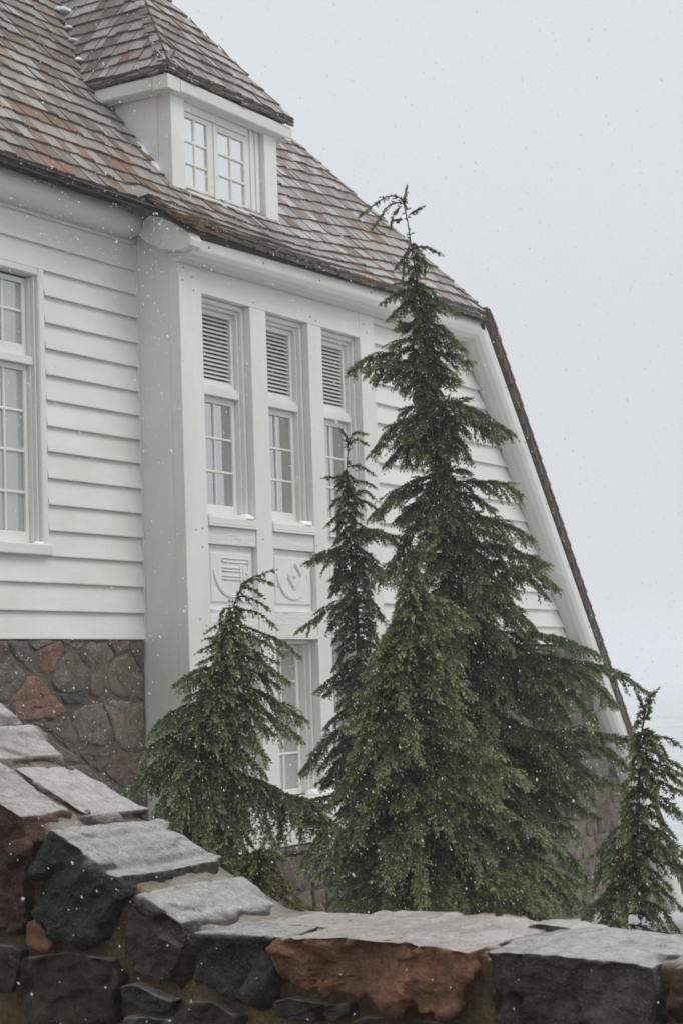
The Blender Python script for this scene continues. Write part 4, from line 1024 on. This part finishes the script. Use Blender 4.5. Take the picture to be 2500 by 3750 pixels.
TREE_B = dict(base=[11.216, 6.502, -2.3],
 trunk=[[-31,-266,4002],[-20,-258,3912],[-40,-244,3765],[-45,-231,3616],[-28,-217,3466],[-32,-196,3236],[-25,-176,3019],[-6,-152,2753],[2,-77,1928],[0,0,1087],[0,0,0]],
 hull=[[3759,47,56],[3610,75,94],[3423,131,131],[3236,187,206],[3049,187,206],[2862,206,225],[2675,206,206],[2488,187,206],[2208,206,244],[1928,244,281],[1648,225,281],[1367,244,337],[1087,319,375]],
 boughs=[[[-20,-258,3912],[-33,-304,3974],[-61,-337,4016]],
  [[-22,-259,3927],[21,-244,4011],[99,-227,4006]],
  [[-22,-259,3927],[34,-305,3957],[104,-334,3921]],
  [[-35,-246,3779],[42,-279,3780],[140,-298,3719]],
  [[-43,-236,3675],[-110,-244,3706],[-184,-249,3709]],
  [[-36,-236,3675],[69,-213,3681],[147,-192,3640]],
  [[-37,-227,3570],[66,-263,3608],[134,-284,3562]],
  [[-48,-225,3556],[-115,-210,3560],[-154,-195,3518]],
  [[-34,-221,3511],[64,-237,3536],[144,-243,3495]],
  [[-40,-218,3481],[-104,-248,3451],[-183,-266,3385]],
  [[-33,-205,3332],[175,-276,3326],[310,-319,3210]],
  [[-33,-206,3347],[130,-297,3319],[322,-362,3270]],
  [[-38,-199,3273],[-172,-298,3181],[-350,-372,3116]],
  [[-40,-195,3228],[-172,-257,3206],[-269,-301,3177]],
  [[-41,-186,3124],[-117,-180,3067],[-173,-170,2965]],
  [[-35,-191,3183],[95,-146,3137],[186,-108,3058]],
  [[-38,-184,3109],[91,-249,3071],[169,-290,2976]],
  [[-37,-213,3422],[-106,-254,3376],[-116,-282,3314]],
  [[-41,-178,3035],[-120,-143,2994],[-183,-113,2908]],
  [[22,-181,3074],[-93,-193,3034],[-169,-202,3012]],
  [[21,-179,3052],[-94,-206,3012],[-173,-223,2958]],
  [[20,-165,2891],[-186,-269,2808],[-413,-338,2660]],
  [[19,-162,2859],[-123,-169,2789],[-202,-168,2673]],
  [[15,-151,2741],[-106,-126,2671],[-174,-104,2583]],
  [[14,-122,2420],[-171,-158,2351],[-308,-180,2244]],
  [[13,-118,2377],[-151,-151,2297],[-250,-174,2221]],
  [[14,-108,2270],[-101,-172,2199],[-162,-219,2138]],
  [[12,-102,2206],[-137,-51,2103],[-262,-10,1991]],
  [[13,-90,2077],[-238,-219,1929],[-369,-310,1769],[-422,-400,1707]],
  [[10,-83,2002],[-189,-112,1850],[-311,-130,1706]],
  [[7,-74,1895],[-193,-25,1740],[-290,13,1591]],
  [[3,-64,1788],[-142,-147,1658],[-199,-205,1537]],
  [[-60,-56,1704],[-192,-47,1684],[-320,-37,1623]],
  [[-61,-52,1662],[-182,-18,1635],[-286,9,1592]],
  [[-53,-44,1572],[-215,-50,1543],[-371,-54,1513]],
  [[-54,-40,1525],[-187,-24,1493],[-296,-11,1460]],
  [[-51,-32,1441],[-129,-75,1441],[-189,-104,1415]]])
TREE_D = dict(base=[8.521, 4.761, -2.3],
 trunk=[[198,-188,3063],[161,-178,2962],[129,-169,2854],[112,-153,2687],[86,-130,2431],[60,-108,2186],[33,-66,1734],[0,0,1007],[0,0,0]],
 hull=[[2934,28,28],[2851,56,70],[2712,98,141],[2572,127,183],[2433,169,211],[2293,253,267],[2153,309,309],[2014,365,380],[1874,408,464],[1734,436,520],[1594,436,590],[1454,464,731],[1315,380,843],[1175,365,843],[1007,365,787]],
 boughs=[[[160,-177,2941],[189,-188,2962],[225,-197,2980]],
  [[141,-172,2886],[159,-203,2940],[193,-225,2959]],
  [[128,-166,2831],[174,-159,2847],[237,-150,2830]],
  [[127,-169,2853],[89,-181,2854],[75,-192,2876]],
  [[121,-162,2786],[93,-172,2804],[70,-175,2776]],
  [[116,-157,2731],[278,-106,2716],[404,-62,2637]],
  [[111,-150,2653],[268,-121,2632],[416,-95,2568]],
  [[110,-153,2686],[214,-128,2695],[283,-110,2705]],
  [[104,-146,2608],[231,-172,2592],[317,-187,2533]],
  [[93,-133,2464],[247,-162,2424],[352,-174,2287]],
  [[84,-125,2375],[234,-114,2336],[334,-104,2282],[435,-94,2213]],
  [[72,-110,2208],[282,-147,2167],[415,-166,2046]],
  [[69,-106,2163],[298,-175,2045],[446,-228,1970],[545,-276,1903]],
  [[60,-92,2018],[404,-150,1886],[565,-198,1838],[676,-238,1765]],
  [[51,-84,1929],[289,-189,1837],[434,-266,1748],[530,-334,1668]],
  [[76,-118,2297],[251,-164,2246],[368,-195,2165]],
  [[102,-142,2564],[18,-113,2545],[-40,-87,2480]],
  [[94,-136,2497],[-7,-108,2468],[-76,-86,2437]],
  [[90,-131,2441],[-43,-137,2424],[-141,-135,2343]],
  [[81,-125,2375],[-81,-147,2313],[-184,-161,2239]],
  [[74,-115,2263],[-119,-175,2193],[-257,-215,2082]],
  [[70,-110,2208],[-111,-198,2137],[-223,-264,2099]],
  [[64,-101,2119],[-114,-155,2037],[-183,-194,1969]],
  [[58,-92,2018],[-128,-68,1935],[-220,-49,1859]],
  [[51,-84,1929],[-153,-40,1845],[-292,-4,1748]],
  [[99,-148,2631],[41,-166,2610],[0,-176,2566]],
  [[31,-60,1667],[403,-25,1663],[683,11,1550],[874,48,1398]],
  [[26,-48,1533],[349,-10,1430],[619,17,1374],[844,44,1285],[1028,72,1170]],
  [[29,-56,1623],[230,-50,1582],[350,-41,1499],[436,-30,1396]],
  [[27,-51,1567],[116,-50,1530],[168,-41,1417]],
  [[20,-46,1511],[89,-26,1396],[108,-10,1305],[127,6,1192]],
  [[15,-43,1478],[-17,-82,1317],[10,-107,1165]],
  [[14,-46,1511],[-137,-28,1371],[-202,-1,1121]],
  [[14,-40,1444],[-84,-92,1298],[-134,-130,1173]],
  [[14,-40,1444],[186,-76,1364],[210,-87,1128]],
  [[17,-43,1478],[347,-11,1364],[478,15,1245],[486,42,1109]],
  [[15,-38,1422],[501,-26,1326],[722,-15,1229],[830,-1,1102]],
  [[13,-33,1366],[555,-146,1260],[698,-230,1177],[752,-305,1087]],
  [[20,-56,1623],[-52,-27,1545],[4,-8,1520]],
  [[29,-61,1678],[197,-60,1606],[260,-53,1492]],
  [[23,-52,1578],[349,-69,1513],[489,-75,1387],[495,-82,1288]],
  [[11,-33,1366],[80,-118,1251],[62,-177,1128]],
  [[16,-80,1881],[-110,-93,1872],[-183,-100,1835]],
  [[11,-55,1613],[-165,-129,1580],[-278,-181,1531],[-380,-220,1394]],
  [[10,-51,1568],[-167,-49,1521],[-349,-43,1434],[-500,-38,1372]],
  [[7,-45,1501],[-170,-78,1453],[-306,-100,1385],[-415,-119,1325]],
  [[4,-37,1412],[-128,-15,1357],[-221,7,1261],[-246,25,1188]],
  [[6,-41,1457],[-171,-41,1397],[-286,-39,1330],[-355,-37,1270]]])
TREE_A = dict(base=[8.487, 5.982, -2.3],
 trunk=[[284,-153,2822],[257,-149,2778],[237,-141,2685],[216,-133,2600],[195,-121,2472],[155,-106,2303],[93,-83,2049],[50,-59,1794],[20,-33,1499],[0,0,1143],[0,0,0]],
 hull=[[2771,22,37],[2682,45,67],[2579,75,112],[2446,112,157],[2298,157,194],[2151,194,224],[2033,344,284],[1885,433,224],[1737,463,299],[1588,388,478],[1470,269,388],[1217,90,299]],
 boughs=[[[276,-152,2812],[303,-147,2867],[372,-143,2899],[465,-139,2930]],
  [[285,-154,2828],[331,-183,2872],[400,-202,2879],[466,-216,2851]],
  [[271,-152,2812],[311,-157,2840],[362,-157,2825],[397,-156,2797]],
  [[257,-148,2769],[292,-147,2794],[368,-141,2766],[431,-134,2724]],
  [[247,-145,2727],[374,-123,2702],[467,-102,2620]],
  [[236,-138,2659],[390,-185,2592],[493,-220,2546],[610,-246,2442]],
  [[230,-135,2625],[402,-100,2543],[519,-72,2460]],
  [[224,-129,2557],[366,-96,2484],[468,-71,2428]],
  [[217,-124,2498],[399,-116,2423],[542,-104,2305]],
  [[211,-120,2455],[394,-63,2355],[483,-21,2289]],
  [[195,-111,2362],[391,-51,2252],[516,-7,2178],[618,33,2103]],
  [[189,-107,2319],[375,-125,2185],[475,-141,2105],[589,-152,2011]],
  [[179,-103,2277],[323,-120,2170],[432,-129,2044]],
  [[169,-100,2234],[289,-166,2095],[348,-215,1993],[407,-259,1897]],
  [[159,-96,2192],[228,-54,2009],[318,-24,1894],[381,0,1811]],
  [[247,-145,2736],[186,-129,2721],[168,-113,2671]],
  [[236,-140,2676],[168,-153,2648],[106,-161,2614]],
  [[230,-135,2617],[147,-131,2581],[94,-129,2569]],
  [[225,-131,2583],[120,-123,2535],[54,-118,2506]],
  [[214,-126,2523],[117,-116,2467],[54,-111,2442]],
  [[193,-117,2421],[43,-175,2401],[-23,-216,2360],[-94,-253,2321]],
  [[188,-114,2388],[35,-96,2350],[-71,-81,2297]],
  [[177,-108,2328],[35,-116,2282],[-36,-121,2249]],
  [[166,-103,2269],[-81,-99,2192],[-186,-94,2119],[-250,-89,2043]],
  [[161,-100,2235],[-95,-145,2125],[-204,-180,2058]],
  [[142,-96,2193],[-127,-96,2057],[-249,-97,1977],[-295,-95,1868]],
  [[131,-90,2133],[-178,-49,1930],[-313,-23,1822],[-403,-1,1746]],
  [[125,-84,2065],[-220,-78,1856],[-352,-77,1737]],
  [[119,-80,2014],[-124,-43,1749],[-269,-17,1552]],
  [[114,-79,2006],[-65,-238,1683],[-92,-363,1523]],
  [[113,-76,1980],[24,-204,1652],[92,-301,1433]],
  [[118,-77,1989],[120,-118,1668],[149,-148,1430]],
  [[119,-80,2023],[147,-68,1834],[170,-61,1718]],
  [[117,-75,1963],[-128,-176,1756],[-176,-251,1596]],
  [[117,-75,1963],[-29,-51,1712],[-21,-28,1472]],
  [[116,-73,1937],[225,-74,1840],[377,-76,1775],[545,-74,1676],[712,-71,1568],[833,-69,1471]],
  [[291,-59,1786],[362,-151,1738],[385,-209,1581],[441,-260,1438]],
  [[376,-57,1766],[459,-85,1654],[444,-93,1444]],
  [[502,-50,1693],[587,-109,1626],[565,-143,1461]],
  [[586,-46,1647],[713,-134,1565],[651,-196,1463],[573,-251,1362]],
  [[207,-64,1849],[260,-142,1741],[291,-190,1558]],
  [[460,-53,1720],[630,-108,1658],[737,-140,1522],[776,-173,1440]],
  [[139,-67,1877],[208,-162,1676],[256,-226,1462]],
  [[543,-47,1657],[671,-106,1589],[710,-145,1481]],
  [[333,-57,1767],[463,-135,1716],[547,-188,1633],[528,-236,1553]]])
TREE_E = dict(base=[8.163, 3.371, -2.3],
 trunk=[[157,-100,2197],[132,-94,2137],[118,-87,2053],[102,-81,1987],[93,-65,1819],[58,-32,1455],[0,0,1105],[0,0,0]],
 hull=[[2079,19,25],[2005,44,76],[1930,76,139],[1817,101,214],[1692,151,277],[1567,201,327],[1442,252,353],[1317,302,365],[1105,327,365]],
 boughs=[[[129,-92,2109],[118,-104,2149],[103,-114,2186]],
  [[127,-94,2132],[146,-111,2173],[172,-125,2207]],
  [[125,-89,2081],[146,-94,2114],[149,-98,2136]],
  [[122,-87,2059],[97,-91,2077],[84,-91,2055]],
  [[112,-85,2031],[158,-112,2011],[215,-133,2001],[264,-149,1968]],
  [[111,-80,1987],[197,-62,1961],[225,-46,1914]],
  [[105,-78,1959],[164,-150,1931],[269,-198,1861]],
  [[103,-74,1920],[197,-102,1878],[292,-120,1820]],
  [[102,-70,1875],[205,-112,1845],[281,-140,1786]],
  [[99,-66,1830],[195,-91,1795],[274,-107,1751]],
  [[117,-84,2026],[87,-98,2021],[68,-108,2006]],
  [[107,-78,1964],[82,-74,1959],[62,-69,1938]],
  [[108,-81,1998],[148,-92,1986],[169,-99,1963]],
  [[118,-86,2042],[148,-107,2031],[161,-121,2003]],
  [[86,-52,1674],[191,-62,1691],[318,-63,1627]],
  [[78,-45,1595],[172,-136,1559],[303,-194,1432]],
  [[64,-35,1485],[190,-51,1443],[325,-60,1369]],
  [[57,-29,1425],[149,-82,1329],[285,-114,1190]],
  [[75,-50,1655],[-47,-54,1530],[-161,-60,1466]],
  [[61,-38,1525],[-72,15,1426],[-134,61,1288]],
  [[46,-27,1396],[-91,7,1268],[-183,32,1174]],
  [[42,-29,1426],[81,-54,1279],[133,-72,1171]],
  [[53,-32,1455],[-38,0,1336],[-73,32,1165]],
  [[67,-41,1555],[213,-42,1481],[347,-32,1307]]])
TREE_S = dict(base=[6.259, 4.191, -2.3],
 trunk=[[76,-29,1646],[39,-17,1507],[0,0,1325],[0,0,0]],
 hull=[[1635,65,130],[1560,65,206],[1453,43,249],[1325,43,260]],
 boughs=[[[60,-27,1618],[112,-44,1590],[149,-55,1549],[189,-65,1508]],
  [[41,-24,1584],[128,-65,1538],[179,-95,1492],[226,-122,1456]],
  [[23,-22,1564],[108,-26,1507],[176,-28,1450],[281,-31,1410]],
  [[42,-26,1612],[102,-33,1617],[147,-38,1619]],
  [[26,-28,1636],[67,-16,1651],[122,-4,1638]],
  [[23,-21,1550],[89,8,1484],[128,28,1439]],
  [[42,-25,1601],[19,-30,1620],[-23,-31,1614]],
  [[43,-27,1618],[77,-39,1605],[101,-46,1571]],
  [[57,-20,1549],[157,11,1467],[224,35,1400]],
  [[24,-22,1567],[1,-46,1577],[-35,-65,1598]]])

rg = np.random.default_rng(4)
def bez(P, n):
    """smooth curve through the given points"""
    P = np.array(P, float)
    if len(P) == 2: P = np.array([P[0], (P[0]+P[1])/2, P[1]])
    d = np.r_[0, np.cumsum(np.linalg.norm(np.diff(P, axis=0), axis=1))]; t = np.linspace(0, d[-1], n)
    Q = np.vstack([2*P[0]-P[1], P, 2*P[-1]-P[-2]]); out_ = np.empty((n, 3))
    for i, tt in enumerate(t):
        k = min(np.searchsorted(d, tt, 'right')-1, len(P)-2); u = (tt-d[k])/max(1e-9, d[k+1]-d[k])
        a, b_, c, e = Q[k], Q[k+1], Q[k+2], Q[k+3]
        out_[i] = .5*((2*b_)+(-a+c)*u+(2*a-5*b_+4*c-e)*u*u+(-a+3*b_-3*c+e)*u**3)
    return out_, d[-1]
def nrm(v): return v/np.maximum(1e-9, np.linalg.norm(v, axis=-1, keepdims=True))

class Foliage:
    """needles and thin wood of one bough or crown, gathered as arrays"""
    def __init__(self): self.V = []; self.tip = []; self.rnd = []; self.wood = MB()
    def needles(self, base, axis, length, width, tipv, rndv):
        k = len(base); side = nrm(np.cross(axis, rg.normal(size=(k, 3))))
        a = base - side*width[:, None]/2; b_ = base + side*width[:, None]/2; c = base + axis*length[:, None]
        self.V.append(np.stack([a, b_, c], 1).reshape(-1, 3)); self.tip.append(np.repeat(tipv, 3)); self.rnd.append(np.repeat(rndv, 3))
    def sprays(self, base, dirs, lens, droop, tipbase, dens=1.0, nl=.0225):
        """shoots: each a thin stem clothed all round in short needles"""
        if len(base) == 0: return
        cnt = np.maximum(2, (lens/(.0088/dens)).astype(int)); idx = np.repeat(np.arange(len(base)), cnt)
        fr = (np.concatenate([np.arange(c) for c in cnt]) + rg.random(len(idx)))/cnt[idx]
        d = dirs[idx]; l = lens[idx]
        p = base[idx] + d*(l*fr)[:, None]; p[:, 2] -= droop[idx]*l*fr**2
        t = d.copy(); t[:, 2] -= 2*droop[idx]*fr; t = nrm(t)
        K = 5; p = np.repeat(p, K, 0); t = np.repeat(t, K, 0); fr = np.repeat(fr, K); idx2 = np.repeat(idx, K)
        e1 = nrm(np.cross(t, rg.normal(size=t.shape)))
        beta = np.radians(rg.normal(42, 9, len(t)) - 20*fr**2)
        ax = nrm(t*np.cos(beta)[:, None] + e1*np.sin(beta)[:, None] + np.array([0, 0, .10]))
        ln = nl*rg.uniform(.75, 1.15, len(t))*(1-.25*fr)
        sr = rg.random(len(base))[idx2]
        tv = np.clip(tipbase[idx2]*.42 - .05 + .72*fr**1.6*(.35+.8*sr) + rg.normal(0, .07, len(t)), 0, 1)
        self.needles(p, ax, ln, ln*.38, tv, np.clip(sr*.7 + .3*rg.random(len(t)), 0, 1))
    def bough(self, P, width, rad, dens=1.0, hang=.35, s0=.06, bare=False):
        n = max(8, int(12)); C, Ls = bez(P, n)
        self.wood.tube([tuple(c) for c in C], list(np.linspace(rad, .0016, n)), 5)
        step = .0215/dens; m = max(3, int(Ls*(1-s0)/step)); s = s0 + (1-s0)*(np.arange(m)+rg.random(m)*.8)/m
        f = s*(n-1); k = np.minimum(f.astype(int), n-2); u = (f-k)[:, None]
        base = C[k]*(1-u)+C[k+1]*u; T = nrm(C[np.minimum(k+1, n-1)]-C[k])
        S = nrm(np.cross(T, np.array([0, 0, 1.0])) + 1e-6); U = np.cross(S, T)
        B, D, Ln, Dr, Tb = [], [], [], [], []
        prof_ = (np.sin(np.pi*np.clip(.22+.68*s, 0, 1))**.8)*(1-.45*s)
        for sg in (-1, 1, 0):
            ang = np.radians(rg.normal(50, 9, m) - 24*s)
            if sg == 0: roll = rg.uniform(-1, 1, m)*2.2 - np.pi/2      # shoots hanging below and standing above
            else: roll = (0 if sg > 0 else np.pi) + rg.normal(-.30 if sg > 0 else .30, .55, m)
            lat = S*np.cos(roll)[:, None] + U*np.sin(roll)[:, None]
            d = nrm(T*np.cos(ang)[:, None] + lat*np.sin(ang)[:, None])
            l = width*prof_*rg.uniform(.45, 1.1, m)*(.55 if sg == 0 else 1.0)
            B.append(base); D.append(d); Ln.append(np.maximum(.016, l)); Dr.append(rg.uniform(.4, 1.4, m)*hang); Tb.append(s)
        # needles clothing the axis itself
        ka = np.arange(1, n-1); seg = C[ka+1]-C[ka]; sl_ = np.linalg.norm(seg, axis=1)
        B.append(C[ka]); D.append(nrm(seg)); Ln.append(sl_); Dr.append(np.zeros(len(ka))); Tb.append(ka/n)
        # the leading shoot
        B.append(C[-3:-1]); D.append(nrm(C[-2:]-C[-3:-1])); Ln.append(np.array([.05, .045])); Dr.append(np.array([.1, .1])); Tb.append(np.array([1., 1.]))
        B = np.concatenate(B); D = np.concatenate(D); Ln = np.concatenate(Ln); Dr = np.concatenate(Dr); Tb = np.concatenate(Tb)
        self.sprays(B, D, Ln, Dr, Tb, dens)
        # side shoots of the longer shoots
        big = np.where(Ln > .055)[0]
        if len(big):
            for q in (.35, .55, .75):
                sel = big[rg.random(len(big)) < .8]; b2 = B[sel] + D[sel]*(Ln[sel]*q)[:, None]; b2[:, 2] -= Dr[sel]*Ln[sel]*q*q
                sd = nrm(np.cross(D[sel], np.array([0, 0, 1.0])) + 1e-6)*np.where(rg.random(len(sel)) < .5, -1, 1)[:, None]
                d2 = nrm(D[sel]*.75 + sd*.65 + np.array([0, 0, -.28])); self.sprays(b2, d2, Ln[sel]*rg.uniform(.3, .5, len(sel)), Dr[sel], np.minimum(1, Tb[sel]+.15), dens*.9)
    def mesh(self, name, mats):
        V = np.concatenate(self.V).astype(np.float32); nt_ = len(V)//3
        wv = np.array(self.wood.v, np.float32).reshape(-1, 3); wf = self.wood.f
        me = bpy.data.meshes.new(name)
        tot = np.concatenate([V, wv]); me.vertices.add(len(tot)); me.vertices.foreach_set('co', tot.reshape(-1))
        loops = list(range(nt_*3)); ls = np.arange(nt_)*3; lt = np.full(nt_, 3)
        wl = []; st = []; ct = []
        for f in wf: st.append(nt_*3+len(wl)); ct.append(len(f)); wl += [i+len(V) for i in f]
        allv = np.concatenate([np.arange(nt_*3), np.array(wl, int)]).astype(np.int32)
        me.loops.add(len(allv)); me.loops.foreach_set('vertex_index', allv)
        me.polygons.add(nt_+len(wf)); me.polygons.foreach_set('loop_start', np.concatenate([ls, np.array(st, int)]).astype(np.int32))
        me.polygons.foreach_set('loop_total', np.concatenate([lt, np.array(ct, int)]).astype(np.int32))
        for mt in mats: me.materials.append(mt)
        me.polygons.foreach_set('material_index', np.concatenate([np.zeros(nt_, int), np.ones(len(wf), int)]).astype(np.int32))
        me.update(calc_edges=True)
        for nm, arr in (('tip', self.tip), ('rnd', self.rnd)):
            a = me.attributes.new(nm, 'FLOAT', 'POINT'); a.data.foreach_set('value', np.concatenate([np.concatenate(arr), np.zeros(len(wv))]).astype(np.float32))
        return me
NTRI = 0
def hemlock(name, T, label, cat, group, needle, r_base, width, fill, dens=1.0, hang=.35, filldens=.8, bare=()):
    global NTRI
    base = np.array(T['base']); root = empty(name, Vector(base), label, cat, group)
    R = np.array(R0); F_ = np.array(F0)
    W3 = lambda p: base + R*(p[0]/1000) + F_*(p[1]/1000) + np.array([0, 0, p[2]/1000])
    tr = [W3(p) for p in T['trunk']]
    tr = np.array(tr); n = 40; C, Ls = bez(tr, n)
    H = C[0][2]-C[-1][2]
    rad = [max(.004, r_base*((C[0][2]-c[2])/H)**.95) for c in C]
    MB().tube([tuple(c) for c in C], rad, 9).build('trunk', M['bark'], root)
    mats = [M[needle], M['twig']]
    for P in T['boughs']:
        f = Foliage(); pts = [W3(p) for p in P]
        L_ = sum(np.linalg.norm(pts[i+1]-pts[i]) for i in range(len(pts)-1))
        top = (C[0][2]-pts[0][2])/H
        w = width*min(1.25, .45+1.1*L_)*(.28 + .72*min(1, top/.16))
        f.bough(pts, w, min(.011, .003+.008*L_), dens*(1 if top > .1 else .8), hang, .05)
        me = f.mesh('bough', mats); NTRI += len(me.polygons); link('bough', me, root, origin=pts[0])
    # the rest of the crown: boughs all round the stem
    hz = np.array([p[0] for p in T['hull']])/1000; hl = np.array([p[1] for p in T['hull']])/1000; hr = np.array([p[2] for p in T['hull']])/1000
    o = np.argsort(hz); hz, hl, hr = hz[o], hl[o], hr[o]
    f = Foliage(); z = hz[-1]; phi = rg.uniform(0, 6.28)
    zC = C[::-1, 2]
    while z > max(.25, hz[0]-.3):
        phi += 2.4 + rg.uniform(-.4, .4)
        l, r_ = np.interp(z, hz, hl), np.interp(z, hz, hr)
        c, s_ = math.cos(phi), math.sin(phi)
        lat = (r_ if c > 0 else l); dep = .9*max(.5*(l+r_), min(l, r_))
        Lb = (1/math.sqrt((c/max(lat, .02))**2 + (s_/max(dep, .02))**2))*rg.uniform(.40, .98)
        if Lb > .03:
            zz = z + base[2]; p0 = np.array([np.interp(zz, zC, C[::-1, 0]), np.interp(zz, zC, C[::-1, 1]), zz + .12*Lb])
            dr_ = R*c + F_*s_; 
            p1 = p0 + dr_*Lb*.55 + np.array([0, 0, -.06*Lb]); p2 = p0 + dr_*Lb + np.array([0, 0, -rg.uniform(.35, .75)*Lb])
            top = (C[0][2]-zz)/H
            w = width*min(1.25, .45+1.1*Lb)*(.28+.72*min(1, top/.16))
            f.bough([p0, p1, p2], w, min(.010, .0025+.008*Lb), filldens, hang*1.3, .08)
        z -= fill*(.35 + .65*min(1, Lb/.45))
    # short shoots and needles up the leader itself
    kt = [i for i in range(n-1) if (C[0][2]-C[i][2]) < .30*H]
    for i in kt:
        q = 5; b_ = C[i] + (C[i+1]-C[i])*rg.random((q, 1)); th = rg.uniform(0, 6.28, q)
        dd = nrm(R*np.cos(th)[:, None] + F_*np.sin(th)[:, None] + np.array([0, 0, .55]))
        f.sprays(b_, dd, rg.uniform(.018, .045, q), np.full(q, .3), np.full(q, .5), 1.0)
    me = f.mesh('crown', mats); NTRI += len(me.polygons); cr = link('crown', me, root); cr['kind'] = 'stuff'
    return root
GRP = 'mountain hemlocks between the wall and the house'
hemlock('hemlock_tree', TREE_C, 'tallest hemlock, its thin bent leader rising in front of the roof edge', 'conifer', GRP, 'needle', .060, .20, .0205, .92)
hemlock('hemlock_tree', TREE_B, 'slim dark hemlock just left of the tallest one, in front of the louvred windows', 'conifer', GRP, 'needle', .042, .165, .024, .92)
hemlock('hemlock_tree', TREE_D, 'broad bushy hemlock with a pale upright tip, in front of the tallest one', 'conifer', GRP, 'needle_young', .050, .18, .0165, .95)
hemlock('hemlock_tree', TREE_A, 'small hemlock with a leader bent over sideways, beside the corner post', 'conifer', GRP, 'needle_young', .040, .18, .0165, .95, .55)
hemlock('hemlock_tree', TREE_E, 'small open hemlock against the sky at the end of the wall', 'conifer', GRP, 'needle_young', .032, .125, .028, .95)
hemlock('hemlock_sapling', TREE_S, 'low browning hemlock sapling behind the bend of the wall', 'conifer', GRP, 'needle_rusty', .02, .12, .028, 1.0)
print('needles and twigs', NTRI)

# ================================================================ FALLING SNOW
def snowfall(n):
    V, F_ = [], []
    rn = np.random.default_rng(8); wind = Vector((.35, -.25, -1)).normalized(); k = 0
    while k < n:
        d = 2.4 + 17.7*rn.random()**.62
        u, v = rn.uniform(-.215, .215), rn.uniform(-.31, .31)
        p = Vector(fw)*d + Vector(r0)*(u*d) + Vector((0, 0, 1))*(v*d)
        if p.y > 10.6 or p.x > 22 or p.z < -2.2: 
            k += 1; continue
        r = rn.uniform(.0012, .0024)*(.55+.45*min(1, d/9))*(1 if rn.random() < .93 else 1.6); st = r*rn.uniform(1.0, 2.4)
        ax = (wind + Vector(rn.normal(0, .22, 3))).normalized(); a = ax.orthogonal().normalized(); b_ = ax.cross(a)
        i = len(V)
        V += [tuple(p+ax*st), tuple(p+a*r), tuple(p+b_*r), tuple(p-a*r), tuple(p-b_*r), tuple(p-ax*st)]
        F_ += [(i, i+1, i+2), (i, i+2, i+3), (i, i+3, i+4), (i, i+4, i+1), (i+5, i+2, i+1), (i+5, i+3, i+2), (i+5, i+4, i+3), (i+5, i+1, i+4)]
        k += 1
    me = bpy.data.meshes.new('falling_snow'); me.from_pydata(V, [], F_); me.materials.append(M['flake'])
    return tag(link('falling_snow', me), kind='stuff')
snowfall(26000)

# ================================================================ SNOW-LADEN AIR
hz_m = bpy.data.materials.new('snowy_air'); hz_m.use_nodes = True
nt = hz_m.node_tree; nt.nodes.remove(nt.nodes['Principled BSDF'])
pv_ = nt.nodes.new('ShaderNodeVolumePrincipled'); pv_.inputs['Density'].default_value = .0025; pv_.inputs['Color'].default_value = (.95, .96, .975, 1); pv_.inputs['Anisotropy'].default_value = .2
nt.links.new(pv_.outputs[0], nt.nodes['Material Output'].inputs['Volume'])
hzb = MB().box(-650, 950, -750, 650, -15, 16, ch=0).build('haze', hz_m); tag(hzb, kind='stuff')
